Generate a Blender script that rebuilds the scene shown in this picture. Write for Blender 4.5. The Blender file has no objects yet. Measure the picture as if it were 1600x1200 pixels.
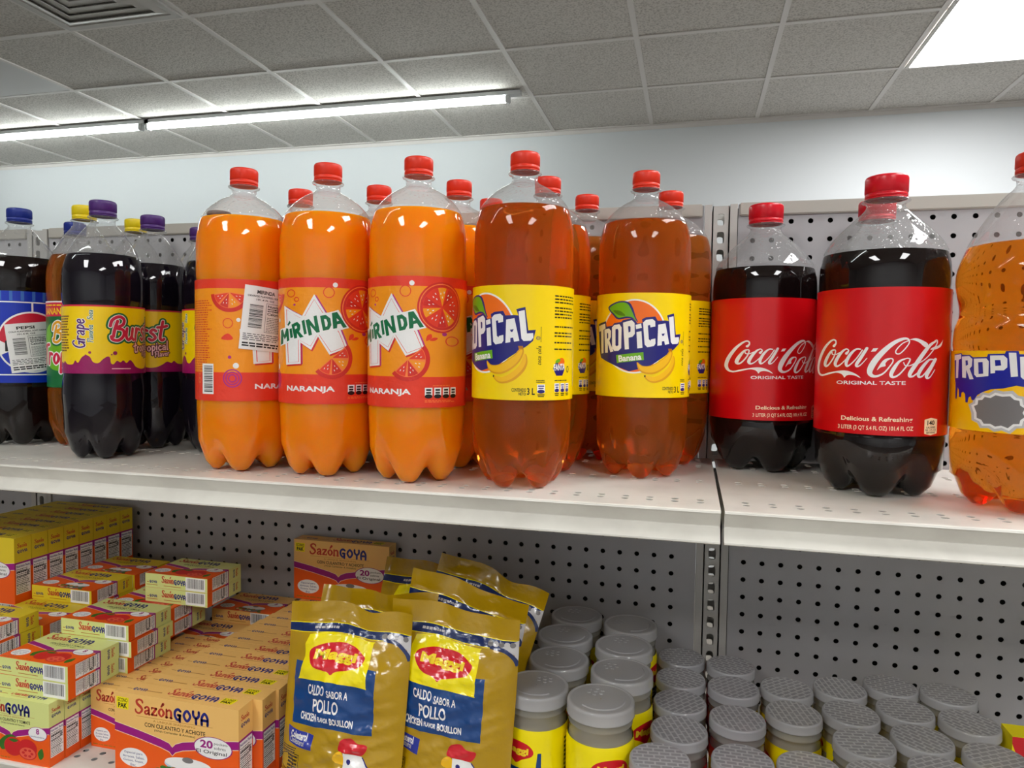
import bpy, bmesh, math, random
from mathutils import Vector, Matrix
from mathutils.geometry import tessellate_polygon

random.seed(7)
SC = bpy.context.scene
COL = SC.collection
PI = math.pi
IN = 0.0254

# ------------------------------------------------------------------ camera
CAM = (-0.0029, -1.0671, 1.3481)


def cam_matrix(yaw, pitch, roll):
    cy, sy, cp, sp = math.cos(yaw), math.sin(yaw), math.cos(pitch), math.sin(pitch)
    f = Vector((sy * cp, cy * cp, sp))
    r = Vector((cy, -sy, 0))
    u = r.cross(f)
    c, s = math.cos(roll), math.sin(roll)
    r2, u2 = c * r + s * u, -s * r + c * u
    m = Matrix((r2, u2, -f)).transposed().to_4x4()
    m.translation = Vector(CAM)
    return m


cd = bpy.data.cameras.new('camera')
cd.sensor_width = 36.0
cd.lens = 36.0 * 1109.8 / 1600
cd.clip_start = 0.02
cam = bpy.data.objects.new('camera', cd)
cam.matrix_world = cam_matrix(-0.2475, -0.0438, 0.0136)
COL.objects.link(cam)
SC.camera = cam

# ------------------------------------------------------------------ world, exposure
w = bpy.data.worlds.new('world')
SC.world = w
w.use_nodes = True
w.node_tree.nodes['Background'].inputs[0].default_value = (0.9, 0.95, 1, 1)
w.node_tree.nodes['Background'].inputs[1].default_value = 0.03
SC.view_settings.view_transform = 'Standard'
SC.view_settings.look = 'None'
SC.view_settings.gamma = 1
SC.view_settings.use_curve_mapping = False
SC.view_settings.exposure = 0.38
LAMP = 18.0        # brightness of the troffer lenses
TUBE = 25.0       # brightness of the bare tubes
SC.cycles.max_bounces = 14
SC.cycles.transmission_bounces = 12
SC.cycles.transparent_max_bounces = 24
SC.cycles.diffuse_bounces = 4
SC.cycles.glossy_bounces = 5
SC.cycles.sample_clamp_indirect = 6


# ------------------------------------------------------------------ materials
def s2l(c):
    c = c / 255.0
    return c / 12.92 if c <= 0.04045 else ((c + 0.055) / 1.055) ** 2.4


def rgb(r, g, b):
    return (s2l(r), s2l(g), s2l(b), 1)


MATS = {}


def mat(name, col, rough=0.5, spec=0.5, metal=0.0, coat=0.0, bump=None):
    """bump = (noise scale, strength)"""
    if name in MATS:
        return MATS[name]
    m = bpy.data.materials.new(name)
    m.use_nodes = True
    nt = m.node_tree
    p = nt.nodes['Principled BSDF']
    p.inputs['Base Color'].default_value = col
    p.inputs['Roughness'].default_value = rough
    p.inputs['Specular IOR Level'].default_value = spec
    p.inputs['Metallic'].default_value = metal
    p.inputs['Coat Weight'].default_value = coat
    if bump:
        tc = nt.nodes.new('ShaderNodeTexCoord')
        n = nt.nodes.new('ShaderNodeTexNoise')
        n.inputs['Scale'].default_value = bump[0]
        n.inputs['Detail'].default_value = 3
        b = nt.nodes.new('ShaderNodeBump')
        b.inputs['Strength'].default_value = bump[1]
        b.inputs['Distance'].default_value = 0.002
        nt.links.new(tc.outputs['Object'], n.inputs['Vector'])
        nt.links.new(n.outputs['Fac'], b.inputs['Height'])
        nt.links.new(b.outputs['Normal'], p.inputs['Normal'])
    MATS[name] = m
    return m


def noise_mat(name, c1, c2, scale, rough=0.6, spec=0.4, lo=0.4, hi=0.6, bump=0.0, dist=0.002):
    m = mat(name, c1, rough, spec)
    nt = m.node_tree
    p = nt.nodes['Principled BSDF']
    tc = nt.nodes.new('ShaderNodeTexCoord')
    n = nt.nodes.new('ShaderNodeTexNoise')
    n.inputs['Scale'].default_value = scale
    n.inputs['Detail'].default_value = 4
    r = nt.nodes.new('ShaderNodeValToRGB')
    r.color_ramp.elements[0].position = lo
    r.color_ramp.elements[1].position = hi
    r.color_ramp.elements[0].color = c1
    r.color_ramp.elements[1].color = c2
    nt.links.new(tc.outputs['Object'], n.inputs['Vector'])
    nt.links.new(n.outputs['Fac'], r.inputs['Fac'])
    nt.links.new(r.outputs['Color'], p.inputs['Base Color'])
    if bump:
        b = nt.nodes.new('ShaderNodeBump')
        b.inputs['Strength'].default_value = bump
        b.inputs['Distance'].default_value = dist
        nt.links.new(n.outputs['Fac'], b.inputs['Height'])
        nt.links.new(b.outputs['Normal'], p.inputs['Normal'])
    return m


def emit(name, col, strength):
    m = bpy.data.materials.new(name)
    m.use_nodes = True
    nt = m.node_tree
    nt.nodes.clear()
    e = nt.nodes.new('ShaderNodeEmission')
    e.inputs[0].default_value = col
    e.inputs[1].default_value = strength
    o = nt.nodes.new('ShaderNodeOutputMaterial')
    nt.links.new(e.outputs[0], o.inputs[0])
    MATS[name] = m
    return m


def custom(name):
    m = bpy.data.materials.new(name)
    m.use_nodes = True
    nt = m.node_tree
    nt.nodes.clear()
    o = nt.nodes.new('ShaderNodeOutputMaterial')
    MATS[name] = m
    return m, nt, o


M_wall = mat('wall_paint', rgb(222, 226, 228), 0.7, 0.2)
M_tile = noise_mat('ceiling_tile_board', rgb(180, 176, 170), rgb(216, 212, 206), 120, 0.95, 0.1, 0.34, 0.54, 0.5, 0.004)
M_tbar = mat('ceiling_grid_paint', rgb(222, 218, 214), 0.5)
M_plain = mat('plain_ceiling_panel', rgb(214, 214, 214), 0.6)
M_floor = mat('floor_tile', rgb(140, 132, 122), 0.35)
M_vent = mat('vent_paint', rgb(200, 198, 194), 0.5)
M_shelf = noise_mat('shelf_powder_coat', rgb(224, 221, 212), rgb(207, 203, 194), 18, 0.34, 0.5, 0.45, 0.8)
M_panel = noise_mat('pegboard_grey_coat', rgb(174, 172, 174), rgb(165, 163, 165), 6, 0.42, 0.4, 0.35, 0.7)
M_rail = mat('rail_beige_grey_coat', rgb(176, 171, 162), 0.4)
M_post = mat('post_grey_coat', rgb(184, 181, 176), 0.4)
M_dark = mat('panel_back', rgb(58, 56, 54), 0.8)
M_lens = emit('troffer_lens', (1, 1, 1, 1), LAMP)
M_tube = emit('led_tube_glow', (0.93, 1, 0.98, 1), TUBE)
M_alu = mat('lamp_housing', rgb(210, 212, 212), 0.45)


# ------------------------------------------------------------------ mesh helpers
def new_obj(name, me, parent=None, loc=None, rot=None):
    o = bpy.data.objects.new(name, me)
    COL.objects.link(o)
    if parent is not None:
        o.parent = parent
    if loc is not None:
        o.location = loc
    if rot is not None:
        o.rotation_euler = rot
    return o


def mesh(name, verts, faces, mats, mi=None, smooth=False):
    me = bpy.data.meshes.new(name)
    me.from_pydata([tuple(v) for v in verts], [], faces)
    for m in (mats if isinstance(mats, (list, tuple)) else [mats]):
        me.materials.append(m)
    if mi:
        me.polygons.foreach_set('material_index', mi)
    if smooth:
        me.polygons.foreach_set('use_smooth', [True] * len(me.polygons))
    me.update()
    return me


def bm_mesh(name, bm, mats, smooth=False, recalc=True):
    if recalc:
        bmesh.ops.recalc_face_normals(bm, faces=bm.faces[:])
    me = bpy.data.meshes.new(name)
    bm.to_mesh(me)
    bm.free()
    for m in (mats if isinstance(mats, (list, tuple)) else [mats]):
        me.materials.append(m)
    if smooth:
        me.polygons.foreach_set('use_smooth', [True] * len(me.polygons))
    return me


def add_box(bm, x0, x1, y0, y1, z0, z1, mi=0):
    v = [bm.verts.new(p) for p in ((x0, y0, z0), (x1, y0, z0), (x1, y1, z0), (x0, y1, z0),
                                   (x0, y0, z1), (x1, y0, z1), (x1, y1, z1), (x0, y1, z1))]
    for f in ((0, 3, 2, 1), (4, 5, 6, 7), (0, 1, 5, 4), (1, 2, 6, 5), (2, 3, 7, 6), (3, 0, 4, 7)):
        bm.faces.new([v[i] for i in f]).material_index = mi


def box_obj(name, x0, x1, y0, y1, z0, z1, m, parent=None, bevel=0):
    bm = bmesh.new()
    cx, cy, cz = (x0 + x1) / 2, (y0 + y1) / 2, z0
    add_box(bm, x0 - cx, x1 - cx, y0 - cy, y1 - cy, 0, z1 - z0)
    if bevel:
        bmesh.ops.bevel(bm, geom=bm.edges[:], offset=bevel, segments=2, profile=0.7, affect='EDGES')
    return new_obj(name, bm_mesh(name, bm, m), parent, (cx, cy, cz))


def lathe(profile, n=64, close_bottom=False, close_top=False, mod=None, mis=None):
    """profile: list of (r, z) bottom to top -> verts, faces, face material indices"""
    V, F, I = [], [], []
    for j, (r, z) in enumerate(profile):
        for i in range(n):
            a = 2 * PI * i / n
            rr = r * (mod(i, j) if mod else 1)
            V.append((rr * math.sin(a), -rr * math.cos(a), z))
    for j in range(len(profile) - 1):
        for i in range(n):
            k = (i + 1) % n
            F.append((j * n + i, j * n + k, (j + 1) * n + k, (j + 1) * n + i))
            I.append(mis[j] if mis else 0)
    if close_bottom:
        F.append(tuple(reversed(range(n))))
        I.append(0)
    if close_top:
        b = (len(profile) - 1) * n
        F.append(tuple(range(b, b + n)))
        I.append(mis[-1] if mis else 0)
    return V, F, I


def tag(o, label=None, cat=None, group=None, kind=None):
    if label:
        o['label'] = label
    if cat:
        o['category'] = cat
    if group:
        o['group'] = group
    if kind:
        o['kind'] = kind
    return o


def empty(name, loc=(0, 0, 0), rotz=0.0):
    o = bpy.data.objects.new(name, None)
    o.empty_display_size = 0.02
    COL.objects.link(o)
    o.location = loc
    o.rotation_euler = (0, 0, rotz)
    return o


# ------------------------------------------------------------------ printed artwork (flat vector art, later wrapped)
PRINT = {
    'white': (240, 238, 236), 'black': (22, 20, 22), 'grey': (120, 116, 116), 'lgrey': (196, 192, 192),
    'cokered': (206, 4, 16), 'yel': (250, 214, 0), 'navy': (33, 32, 116), 'orange': (243, 112, 20), 'green': (108, 176, 26),
    'dgreen': (70, 120, 24), 'ban1': (247, 190, 20), 'ban2': (226, 158, 16), 'ban3': (180, 110, 20),
    'mred': (232, 60, 36), 'mor': (246, 150, 18), 'mgreen': (0, 106, 62), 'mdred': (214, 44, 34), 'mpink': (248, 130, 60), 'mpurp': (180, 40, 130),
    'byel': (244, 206, 0), 'bmag': (150, 16, 92), 'bred': (206, 30, 66), 'bdark': (90, 16, 34), 'bgreen': (20, 104, 52), 'bpurple': (84, 24, 110), 'bpink': (246, 196, 200),
    'sky': (60, 110, 190), 'pblue': (10, 48, 176), 'pred': (206, 26, 56),
    'glime': (216, 222, 140), 'gtan': (240, 190, 110), 'gyel': (226, 200, 44), 'gor': (240, 92, 14), 'gpur': (156, 16, 124), 'gred': (196, 60, 44),
    'gblue': (28, 32, 120), 'gcream': (250, 226, 190), 'gtom': (206, 30, 36), 'gtom2': (232, 96, 70), 'gleaf': (54, 110, 30), 'pot': (190, 206, 220),
    'gold': (176, 138, 8), 'lemon': (246, 226, 0), 'maggired': (206, 20, 36), 'mblue': (8, 62, 124), 'myel': (248, 216, 40), 'band': (20, 40, 92), 'chol': (40, 52, 150),
    'fyel': (255, 196, 0), 'fblue': (28, 34, 150),
}
PROPS = {'cokered': (0.22, 0.5), 'gold': (0.25, 0.6), 'lemon': (0.25, 0.6)}


def pm(key, fam):
    nm = 'print_%s_%s' % (fam, key)
    if nm in MATS:
        return MATS[nm]
    r, sp, bump = {'wrap': (0.28, 0.5, None), 'crinkle': (0.3, 0.5, (70, 0.6)), 'carton': (0.42, 0.4, None), 'pouch': (0.2, 0.7, (60, 0.45))}[fam]
    return mat(nm, rgb(*PRINT[key]), r, sp, 0, 0, bump)


def cr(pts, n=8, closed=False):
    """Catmull-Rom through points (tuples of any length)"""
    out = []
    N = len(pts)
    rng = range(N) if closed else range(N - 1)
    for i in rng:
        p0 = pts[(i - 1) % N] if closed or i > 0 else pts[0]
        p1, p2 = pts[i], pts[(i + 1) % N]
        p3 = pts[(i + 2) % N] if closed or i + 2 < N else pts[-1]
        for k in range(n):
            t = k / n
            out.append(tuple(0.5 * (2 * b + (c - a) * t + (2 * a - 5 * b + 4 * c - d) * t * t + (-a + 3 * b - 3 * c + d) * t ** 3)
                             for a, b, c, d in zip(p0, p1, p2, p3)))
    if not closed:
        out.append(tuple(pts[-1]))
    return out


_txt = {}


def text_tris(s, bold=0.0, shear=0.0):
    key = (s, bold, shear)
    if key in _txt:
        return _txt[key]
    cu = bpy.data.curves.new('lettering', 'FONT')
    cu.body = s
    cu.size = 1.0
    cu.offset = bold
    cu.shear = shear
    cu.resolution_u = 3
    o = bpy.data.objects.new('lettering', cu)
    COL.objects.link(o)
    dg = bpy.context.evaluated_depsgraph_get()
    ev = o.evaluated_get(dg)
    me = ev.to_mesh()
    V = [(v.co.x, v.co.y) for v in me.vertices]
    F = [tuple(p.vertices) for p in me.polygons]
    ev.to_mesh_clear()
    bpy.data.objects.remove(o)
    bpy.data.curves.remove(cu)
    _txt[key] = (V, F)
    return _txt[key]


class Art:
    def __init__(self, T=None):
        self.items = []
        self.n = 0
        self.T = T

    def put(self, V, F, col, layer=None):
        if self.T:
            V = [self.T(*v) for v in V]
        if layer is None:
            self.n += 1
            layer = self.n
        else:
            self.n = max(self.n, layer)
        self.items.append((V, F, col, layer))

    def poly(self, pts, col, holes=(), layer=None):
        loops = [[Vector((x, y, 0)) for x, y in pts]] + [[Vector((x, y, 0)) for x, y in h] for h in holes]
        V = [(p.x, p.y) for l in loops for p in l]
        self.put(V, [tuple(f) for f in tessellate_polygon(loops)], col, layer)

    def rect(self, x0, y0, x1, y1, col, layer=None):
        self.put([(x0, y0), (x1, y0), (x1, y1), (x0, y1)], [(0, 1, 2, 3)], col, layer)

    def rects(self, L, col, layer=None):
        V, F = [], []
        for x0, y0, x1, y1 in L:
            b = len(V)
            V += [(x0, y0), (x1, y0), (x1, y1), (x0, y1)]
            F.append((b, b + 1, b + 2, b + 3))
        self.put(V, F, col, layer)

    def ell(self, cx, cy, rx, ry, col, n=36, a0=0, a1=2 * PI, rot=0, layer=None):
        c, s = math.cos(rot), math.sin(rot)
        full = abs(a1 - a0 - 2 * PI) < 1e-6
        V = [(cx, cy)]
        for i in range(n + (0 if full else 1)):
            a = a0 + (a1 - a0) * i / n
            x, y = rx * math.cos(a), ry * math.sin(a)
            V.append((cx + c * x - s * y, cy + s * x + c * y))
        m = len(V) - 1
        F = [(0, i + 1, (i + 1) % m + 1) for i in range(m if full else m - 1)]
        self.put(V, F, col, layer)

    def ring(self, cx, cy, rx, ry, wd, col, n=36, layer=None):
        V, F = [], []
        for i in range(n):
            a = 2 * PI * i / n
            V += [(cx + (rx - wd) * math.cos(a), cy + (ry - wd) * math.sin(a)), (cx + rx * math.cos(a), cy + ry * math.sin(a))]
        for i in range(n):
            k = (i + 1) % n
            F.append((2 * i, 2 * i + 1, 2 * k + 1, 2 * k))
        self.put(V, F, col, layer)

    def stroke(self, pts, wd, col, closed=False, sm=6, cap=True, layer=None):
        """pts (x, y[, w]); wd scalar multiplies w"""
        P = [(p[0], p[1], (p[2] if len(p) > 2 else 1.0)) for p in pts]
        if sm and len(P) > 2:
            P = cr(P, sm, closed)
        V, F = [], []
        N = len(P)
        for i, (x, y, ww) in enumerate(P):
            a = P[i - 1] if (i > 0 or closed) else P[i]
            b = P[(i + 1) % N] if (i < N - 1 or closed) else P[i]
            dx, dy = b[0] - a[0], b[1] - a[1]
            l = math.hypot(dx, dy) or 1
            h = max(0.01, ww) * wd / 2
            V += [(x - dy / l * h, y + dx / l * h), (x + dy / l * h, y - dx / l * h)]
        for i in range(N if closed else N - 1):
            k = (i + 1) % N
            F.append((2 * i, 2 * i + 1, 2 * k + 1, 2 * k))
        if cap and not closed:
            for i in (0, N - 1):
                x, y, ww = P[i]
                b = len(V)
                h = max(0.01, ww) * wd / 2
                V += [(x + h * math.cos(t * PI / 5), y + h * math.sin(t * PI / 5)) for t in range(10)]
                F.append(tuple(range(b, b + 10)))
        self.put(V, F, col, layer)

    def text(self, s, x0, y0, x1, y1, col, bold=0.0, shear=0.0, rot=0.0, layer=None, keep=False, align='c'):
        """lettering stretched into the box (keep = keep proportions inside it)"""
        V, F = text_tris(s, bold, shear)
        if not V:
            return
        ax, bx = min(v[0] for v in V), max(v[0] for v in V)
        ay, by = min(v[1] for v in V), max(v[1] for v in V)
        kx, ky = (x1 - x0) / (bx - ax), (y1 - y0) / (by - ay)
        if keep:
            kx = ky = min(kx, ky)
        cx, cy = (x0 + x1) / 2, (y0 + y1) / 2
        mx = (ax + bx) / 2
        if align == 'l':
            cx, mx = x0, ax
        c, sn = math.cos(rot), math.sin(rot)
        out = []
        for x, y in V:
            x, y = (x - mx) * kx, (y - (ay + by) / 2) * ky
            out.append((cx + c * x - sn * y, cy + sn * x + c * y))
        self.put(out, F, col, layer)

    def smalltext(self, x0, y0, x1, y1, lines, col, layer=None, fill=0.5, seed=1, vertical=False):
        """print too fine to read: broken hairlines"""
        rnd = random.Random(seed)
        L = []
        dy = (y1 - y0) / lines
        for i in range(lines):
            y = y1 - dy * (i + 0.75)
            x = x0
            end = x0 + (x1 - x0) * rnd.uniform(0.75, 1.0)
            while x < end:
                l = (x1 - x0) * rnd.uniform(0.05, 0.16)
                L.append((x, y, min(x + l, end), y + dy * fill))
                x += l + (x1 - x0) * 0.025
        self.rects(L, col, layer)

    def barcode(self, x0, y0, x1, y1, seed=3, horiz=False):
        self.rect(x0, y0, x1, y1, 'white')
        rnd = random.Random(seed)
        L = []
        mx, my = (x1 - x0) * 0.07, (y1 - y0) * 0.07
        t, T = 0.0, (y1 - y0 - 2 * my) if horiz else (x1 - x0 - 2 * mx)
        while t < T:
            b = T * rnd.choice((0.012, 0.02, 0.032))
            if horiz:
                L.append((x0 + 2.5 * mx, y0 + my + t, x1 - mx, y0 + my + min(T, t + b)))
            else:
                L.append((x0 + mx + t, y0 + 2.5 * my, x0 + mx + min(T, t + b), y1 - my))
            t += b + T * rnd.choice((0.012, 0.02, 0.03))
        self.rects(L, 'black')

    def letters(self, word, x, y, k, wd, cols, sx=1.0, slant=0.0, rot=0.0, gap=0.18, grow=()):
        """stroke lettering from GL; cols = colours from widest to core, grow = extra width of each"""
        strokes = []
        px = 0.0
        for ch in word:
            if ch == ' ':
                px += 0.5
                continue
            adv, ss = GL[ch]
            for s in ss:
                strokes.append([(px + p[0], p[1], p[2] if len(p) > 2 else 1.0) for p in s])
            px += adv + gap
        c, sn = math.cos(rot), math.sin(rot)
        for col, g in zip(cols, grow):
            self.n += 1
            lay = self.n
            for s in strokes:
                pts = []
                for a, b, ww in s:
                    X, Y = (a * sx + b * slant) * k, b * k
                    pts.append((x + c * X - sn * Y, y + sn * X + c * Y, (ww * wd + g) / wd))
                closed = len(s) > 3 and s[0][:2] == s[-1][:2]
                if closed:
                    pts = pts[:-1]
                self.stroke(pts, wd, col, closed=closed, sm=5 if len(s) > 2 else 0, layer=lay)
        return px * k * sx

    # ---------------- output
    def build(self, name, base, fam, mapf, du, dv=None, dz=0.00005, smooth=True, diag=False):
        """base: list of (x0, y0, x1, y1, colour) sheets in mm; mapf(u, v, h) in metres"""
        bm = bmesh.new()
        keys = []

        def idx(c):
            if c not in keys:
                keys.append(c)
            return keys.index(c)
        U0, V0 = min(b[0] for b in base), min(b[1] for b in base)
        U1, V1 = max(b[2] for b in base), max(b[3] for b in base)
        for x0, y0, x1, y1, c in base:
            f = bm.faces.new([bm.verts.new((a, b, 0)) for a, b in ((x0, y0), (x1, y0), (x1, y1), (x0, y1))])
            f.material_index = idx(c)
        done = []
        for V, F, c, layer in self.items:
            bx = (min(v[0] for v in V), min(v[1] for v in V), max(v[0] for v in V), max(v[1] for v in V))
            e = 1
            for n0, b, e0 in done:      # lie just above whatever is already printed underneath
                if n0 < layer and e0 >= e and b[0] < bx[2] and bx[0] < b[2] and b[1] < bx[3] and bx[1] < b[3]:
                    e = e0 + 1
            done.append((layer, bx, e))
            vs = [bm.verts.new((x, y, e)) for x, y in V]
            ci = idx(c)
            for f in F:
                if len(set(f)) < 3:
                    continue
                try:
                    nf = bm.faces.new([vs[i] for i in f])
                    nf.material_index = ci
                except ValueError:
                    pass

        def cut(axis, lo, hi, step):
            k = math.ceil(lo / step + 1e-6)
            while k * step < hi - 1e-6:
                co = [0, 0, 0]
                no = [0, 0, 0]
                co[axis] = k * step
                no[axis] = 1
                bmesh.ops.bisect_plane(bm, geom=bm.verts[:] + bm.edges[:] + bm.faces[:], plane_co=co, plane_no=no, dist=1e-5)
                k += 1
        # trim whatever leaves the sheet
        for co, no in (((U0, 0, 0), (-1, 0, 0)), ((U1, 0, 0), (1, 0, 0)), ((0, V0, 0), (0, -1, 0)), ((0, V1, 0), (0, 1, 0))):
            bmesh.ops.bisect_plane(bm, geom=bm.verts[:] + bm.edges[:] + bm.faces[:], plane_co=co, plane_no=no, clear_outer=True, dist=1e-5)
        if du:
            cut(0, U0, U1, du)
        if dv:
            cut(1, V0, V1, dv)
        if diag:
            k = 1
            while k < (U1 / du + V1 / dv) - 1e-6:
                bmesh.ops.bisect_plane(bm, geom=bm.verts[:] + bm.edges[:] + bm.faces[:], plane_co=(k * du, 0, 0), plane_no=(1 / du, 1 / dv, 0), dist=1e-5)
                k += 1
        bm.normal_update()
        for f in bm.faces:
            if f.normal.z < 0:
                f.normal_flip()
        for v in bm.verts:
            v.co = Vector(mapf(v.co.x / 1000, v.co.y / 1000, v.co.z * dz))
        return bm_mesh(name, bm, [pm(k, fam) for k in keys], smooth, recalc=False)


# stroke alphabet, x-height 1, capitals about 1.75
GL = {
    'S': (0.95, [[(0.88, 1.38, .75), (0.82, 1.62, .9), (0.5, 1.74, .8), (0.2, 1.5, 1.1), (0.3, 1.15, 1.25), (0.66, 0.82, 1.3), (0.82, 0.45, 1.1), (0.5, 0.03, .8), (0.16, 0.12, .9), (0.06, 0.42, .75)]]),
    'a': (0.72, [[(0.12, 0.78, 1), (0.35, 0.97, .8), (0.55, 0.75, 1.1), (0.55, 0.1, 1.1), (0.7, 0.04, .6)], [(0.53, 0.56, .6), (0.22, 0.42, .9), (0.1, 0.2, 1), (0.28, 0.03, .8), (0.53, 0.22, .6)]]),
    'z': (0.7, [[(0.08, 0.93, .7), (0.62, 0.93, .7)], [(0.58, 0.9, 1.1), (0.1, 0.08, 1.1)], [(0.06, 0.06, .7), (0.64, 0.06, .7)], [(0.06, 0.93, .6), (0.06, 0.7, .4)], [(0.64, 0.06, .6), (0.66, 0.3, .4)]]),
    'o': (0.72, [[(0.36, 0.97, .7), (0.08, 0.5, 1.2), (0.36, 0.03, .7), (0.64, 0.5, 1.2), (0.36, 0.97, .7)]]),
    '6': (0.72, [[(0.36, 0.97, .7), (0.08, 0.5, 1.2), (0.36, 0.03, .7), (0.64, 0.5, 1.2), (0.36, 0.97, .7)], [(0.34, 1.24, .7), (0.58, 1.6, 1.3)]]),
    'n': (0.82, [[(0.13, 1.0, .9), (0.13, 0.02, 1.1)], [(0.15, 0.72, .5), (0.42, 0.97, .9), (0.64, 0.75, 1.1), (0.64, 0.02, 1.1)], [(0.0, 0.03, .5), (0.28, 0.03, .5)], [(0.5, 0.03, .5), (0.8, 0.03, .5)]]),
    # round sans capitals (cap height 1)
    'G': (0.86, [[(0.74, 0.84), (0.45, 0.97), (0.15, 0.78), (0.1, 0.42), (0.3, 0.1), (0.55, 0.06), (0.66, 0.24)], [(0.45, 0.46), (0.72, 0.46)], [(0.68, 0.46), (0.66, -0.1)]]),
    'O': (0.92, [[(0.46, 0.95), (0.1, 0.5), (0.46, 0.05), (0.82, 0.5), (0.46, 0.95)]]),
    'Y': (0.8, [[(0.08, 1.0), (0.1, 0.65), (0.4, 0.42), (0.7, 0.65), (0.72, 1.0)], [(0.4, 0.42), (0.4, -0.05)]]),
    'A': (0.8, [[(0.08, -0.05), (0.08, 0.55), (0.4, 0.94), (0.72, 0.55), (0.72, -0.05)], [(0.08, 0.34), (0.72, 0.34)]]),
    # brush script
    'B': (1.1, [[(0.0, 1.2), (0.12, 1.7), (0.6, 1.98), (1.02, 1.75), (0.98, 1.32), (0.5, 1.02), (1.02, 0.86), (1.1, 0.36), (0.72, -0.02), (0.28, 0.05), (0.16, 0.3)], [(0.52, 1.6), (0.36, 0.9), (0.3, 0.3)]]),
    'u': (0.68, [[(0.05, 0.98), (0.03, 0.35), (0.24, 0.02), (0.52, 0.3), (0.58, 0.98)], [(0.58, 0.98), (0.55, 0.3), (0.72, 0.02)]]),
    'r': (0.55, [[(0.08, 1.0), (0.06, 0.0)], [(0.08, 0.55), (0.26, 0.95), (0.52, 0.9)]]),
    's': (0.55, [[(0.5, 0.86), (0.25, 1.0), (0.06, 0.76), (0.36, 0.48), (0.5, 0.22), (0.24, 0.0), (0.0, 0.14)]]),
    't': (0.5, [[(0.26, 1.75), (0.18, 0.9), (0.16, 0.2), (0.34, 0.0), (0.5, 0.12)], [(-0.14, 1.2), (0.3, 1.24), (0.64, 1.34)]]),
    'T': (0.8, [[(-0.1, 1.5), (0.3, 1.72), (0.95, 1.8)], [(0.48, 1.7), (0.4, 0.9), (0.3, 0.0)]]),
    'q': (0.6, [[(0.3, 0.97), (0.05, 0.5), (0.28, 0.03), (0.55, 0.5), (0.3, 0.97)]]),
    'p': (0.62, [[(0.08, 1.0), (0.06, -0.75)], [(0.08, 0.7), (0.3, 0.98), (0.55, 0.6), (0.34, 0.1), (0.08, 0.2)]]),
    'i': (0.22, [[(0.08, 0.95), (0.08, 0.1), (0.18, 0.02)], [(0.1, 1.32), (0.12, 1.4)]]),
    'c': (0.52, [[(0.5, 0.8), (0.28, 0.98), (0.05, 0.5), (0.25, 0.02), (0.52, 0.2)]]),
    'd': (0.66, [[(0.5, 0.75), (0.28, 0.98), (0.05, 0.5), (0.25, 0.02), (0.5, 0.3)], [(0.52, 1.0), (0.52, 0.2), (0.66, 0.02)]]),
    'l': (0.24, [[(0.1, 1.75), (0.06, 0.2), (0.2, 0.0)]]),
    'F': (0.7, [[(0.2, 1.6), (0.1, 0.0)], [(-0.05, 1.5), (0.3, 1.65), (0.75, 1.6)], [(0.14, 0.85), (0.55, 0.9)]]),
    'v': (0.55, [[(0.02, 0.98), (0.22, 0.05), (0.5, 1.0)]]),
    'g': (0.95, [[(0.85, 1.5), (0.6, 1.75), (0.2, 1.4), (0.05, 0.7), (0.3, 0.02), (0.7, 0.2), (0.85, 0.75)], [(0.5, 0.75), (0.9, 0.78)], [(0.86, 0.76), (0.82, 0.0)]]),
    'e': (0.56, [[(0.08, 0.5), (0.5, 0.6), (0.4, 0.95), (0.12, 0.8), (0.08, 0.3), (0.3, 0.02), (0.54, 0.2)]]),
}


def logo_sazon(a, x0, y0, k, goya=True, rot=0.0, red='gred', blue='gblue', kg=None):
    """seasoning wordmark; k = x-height in mm"""
    wlen = a.letters('Saz6n', x0, y0, k, 0.26 * k, [red], sx=0.92, rot=rot, gap=0.1, grow=(0,))
    if goya:
        kk = (kg or 1.28) * k
        a.letters('GOYA', x0 + (wlen + 0.1 * k) * math.cos(rot), y0 - 0.1 * k + (wlen + 0.1 * k) * math.sin(rot), kk, 0.25 * kk, [blue], sx=0.95, rot=rot, gap=0.14, grow=(0,))
    return wlen


def cyl_map(R, z0):
    def f(u, v, h):
        a = u / R
        r = R + 0.0006 + h
        return (r * math.sin(a), -r * math.cos(a), z0 + v)
    return f


SEG = 96


def wrap_label(name, art, R, z0, z1, bands, fam='wrap'):
    """bands: list of (y0, y1, colour) in mm from the label's lower edge"""
    hw = PI * R * 1000
    base = [(-hw, y0, hw, y1, c) for y0, y1, c in bands]
    return art.build(name, base, fam, cyl_map(R, z0), 2 * PI * R * 1000 / SEG)


# ------------------------------------------------------------------ bottle labels
def T_label(R, xc, half, x_slope, ybase, k):
    """photo-traced drawing coordinates -> (u, v) millimetres on a label of radius R (mm)"""
    def T(x, y):
        s = max(-0.995, min(0.995, (x - xc) / half))
        return (R * math.asin(s), (ybase - (y - x_slope * (x - xc))) * k)
    return T


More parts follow.
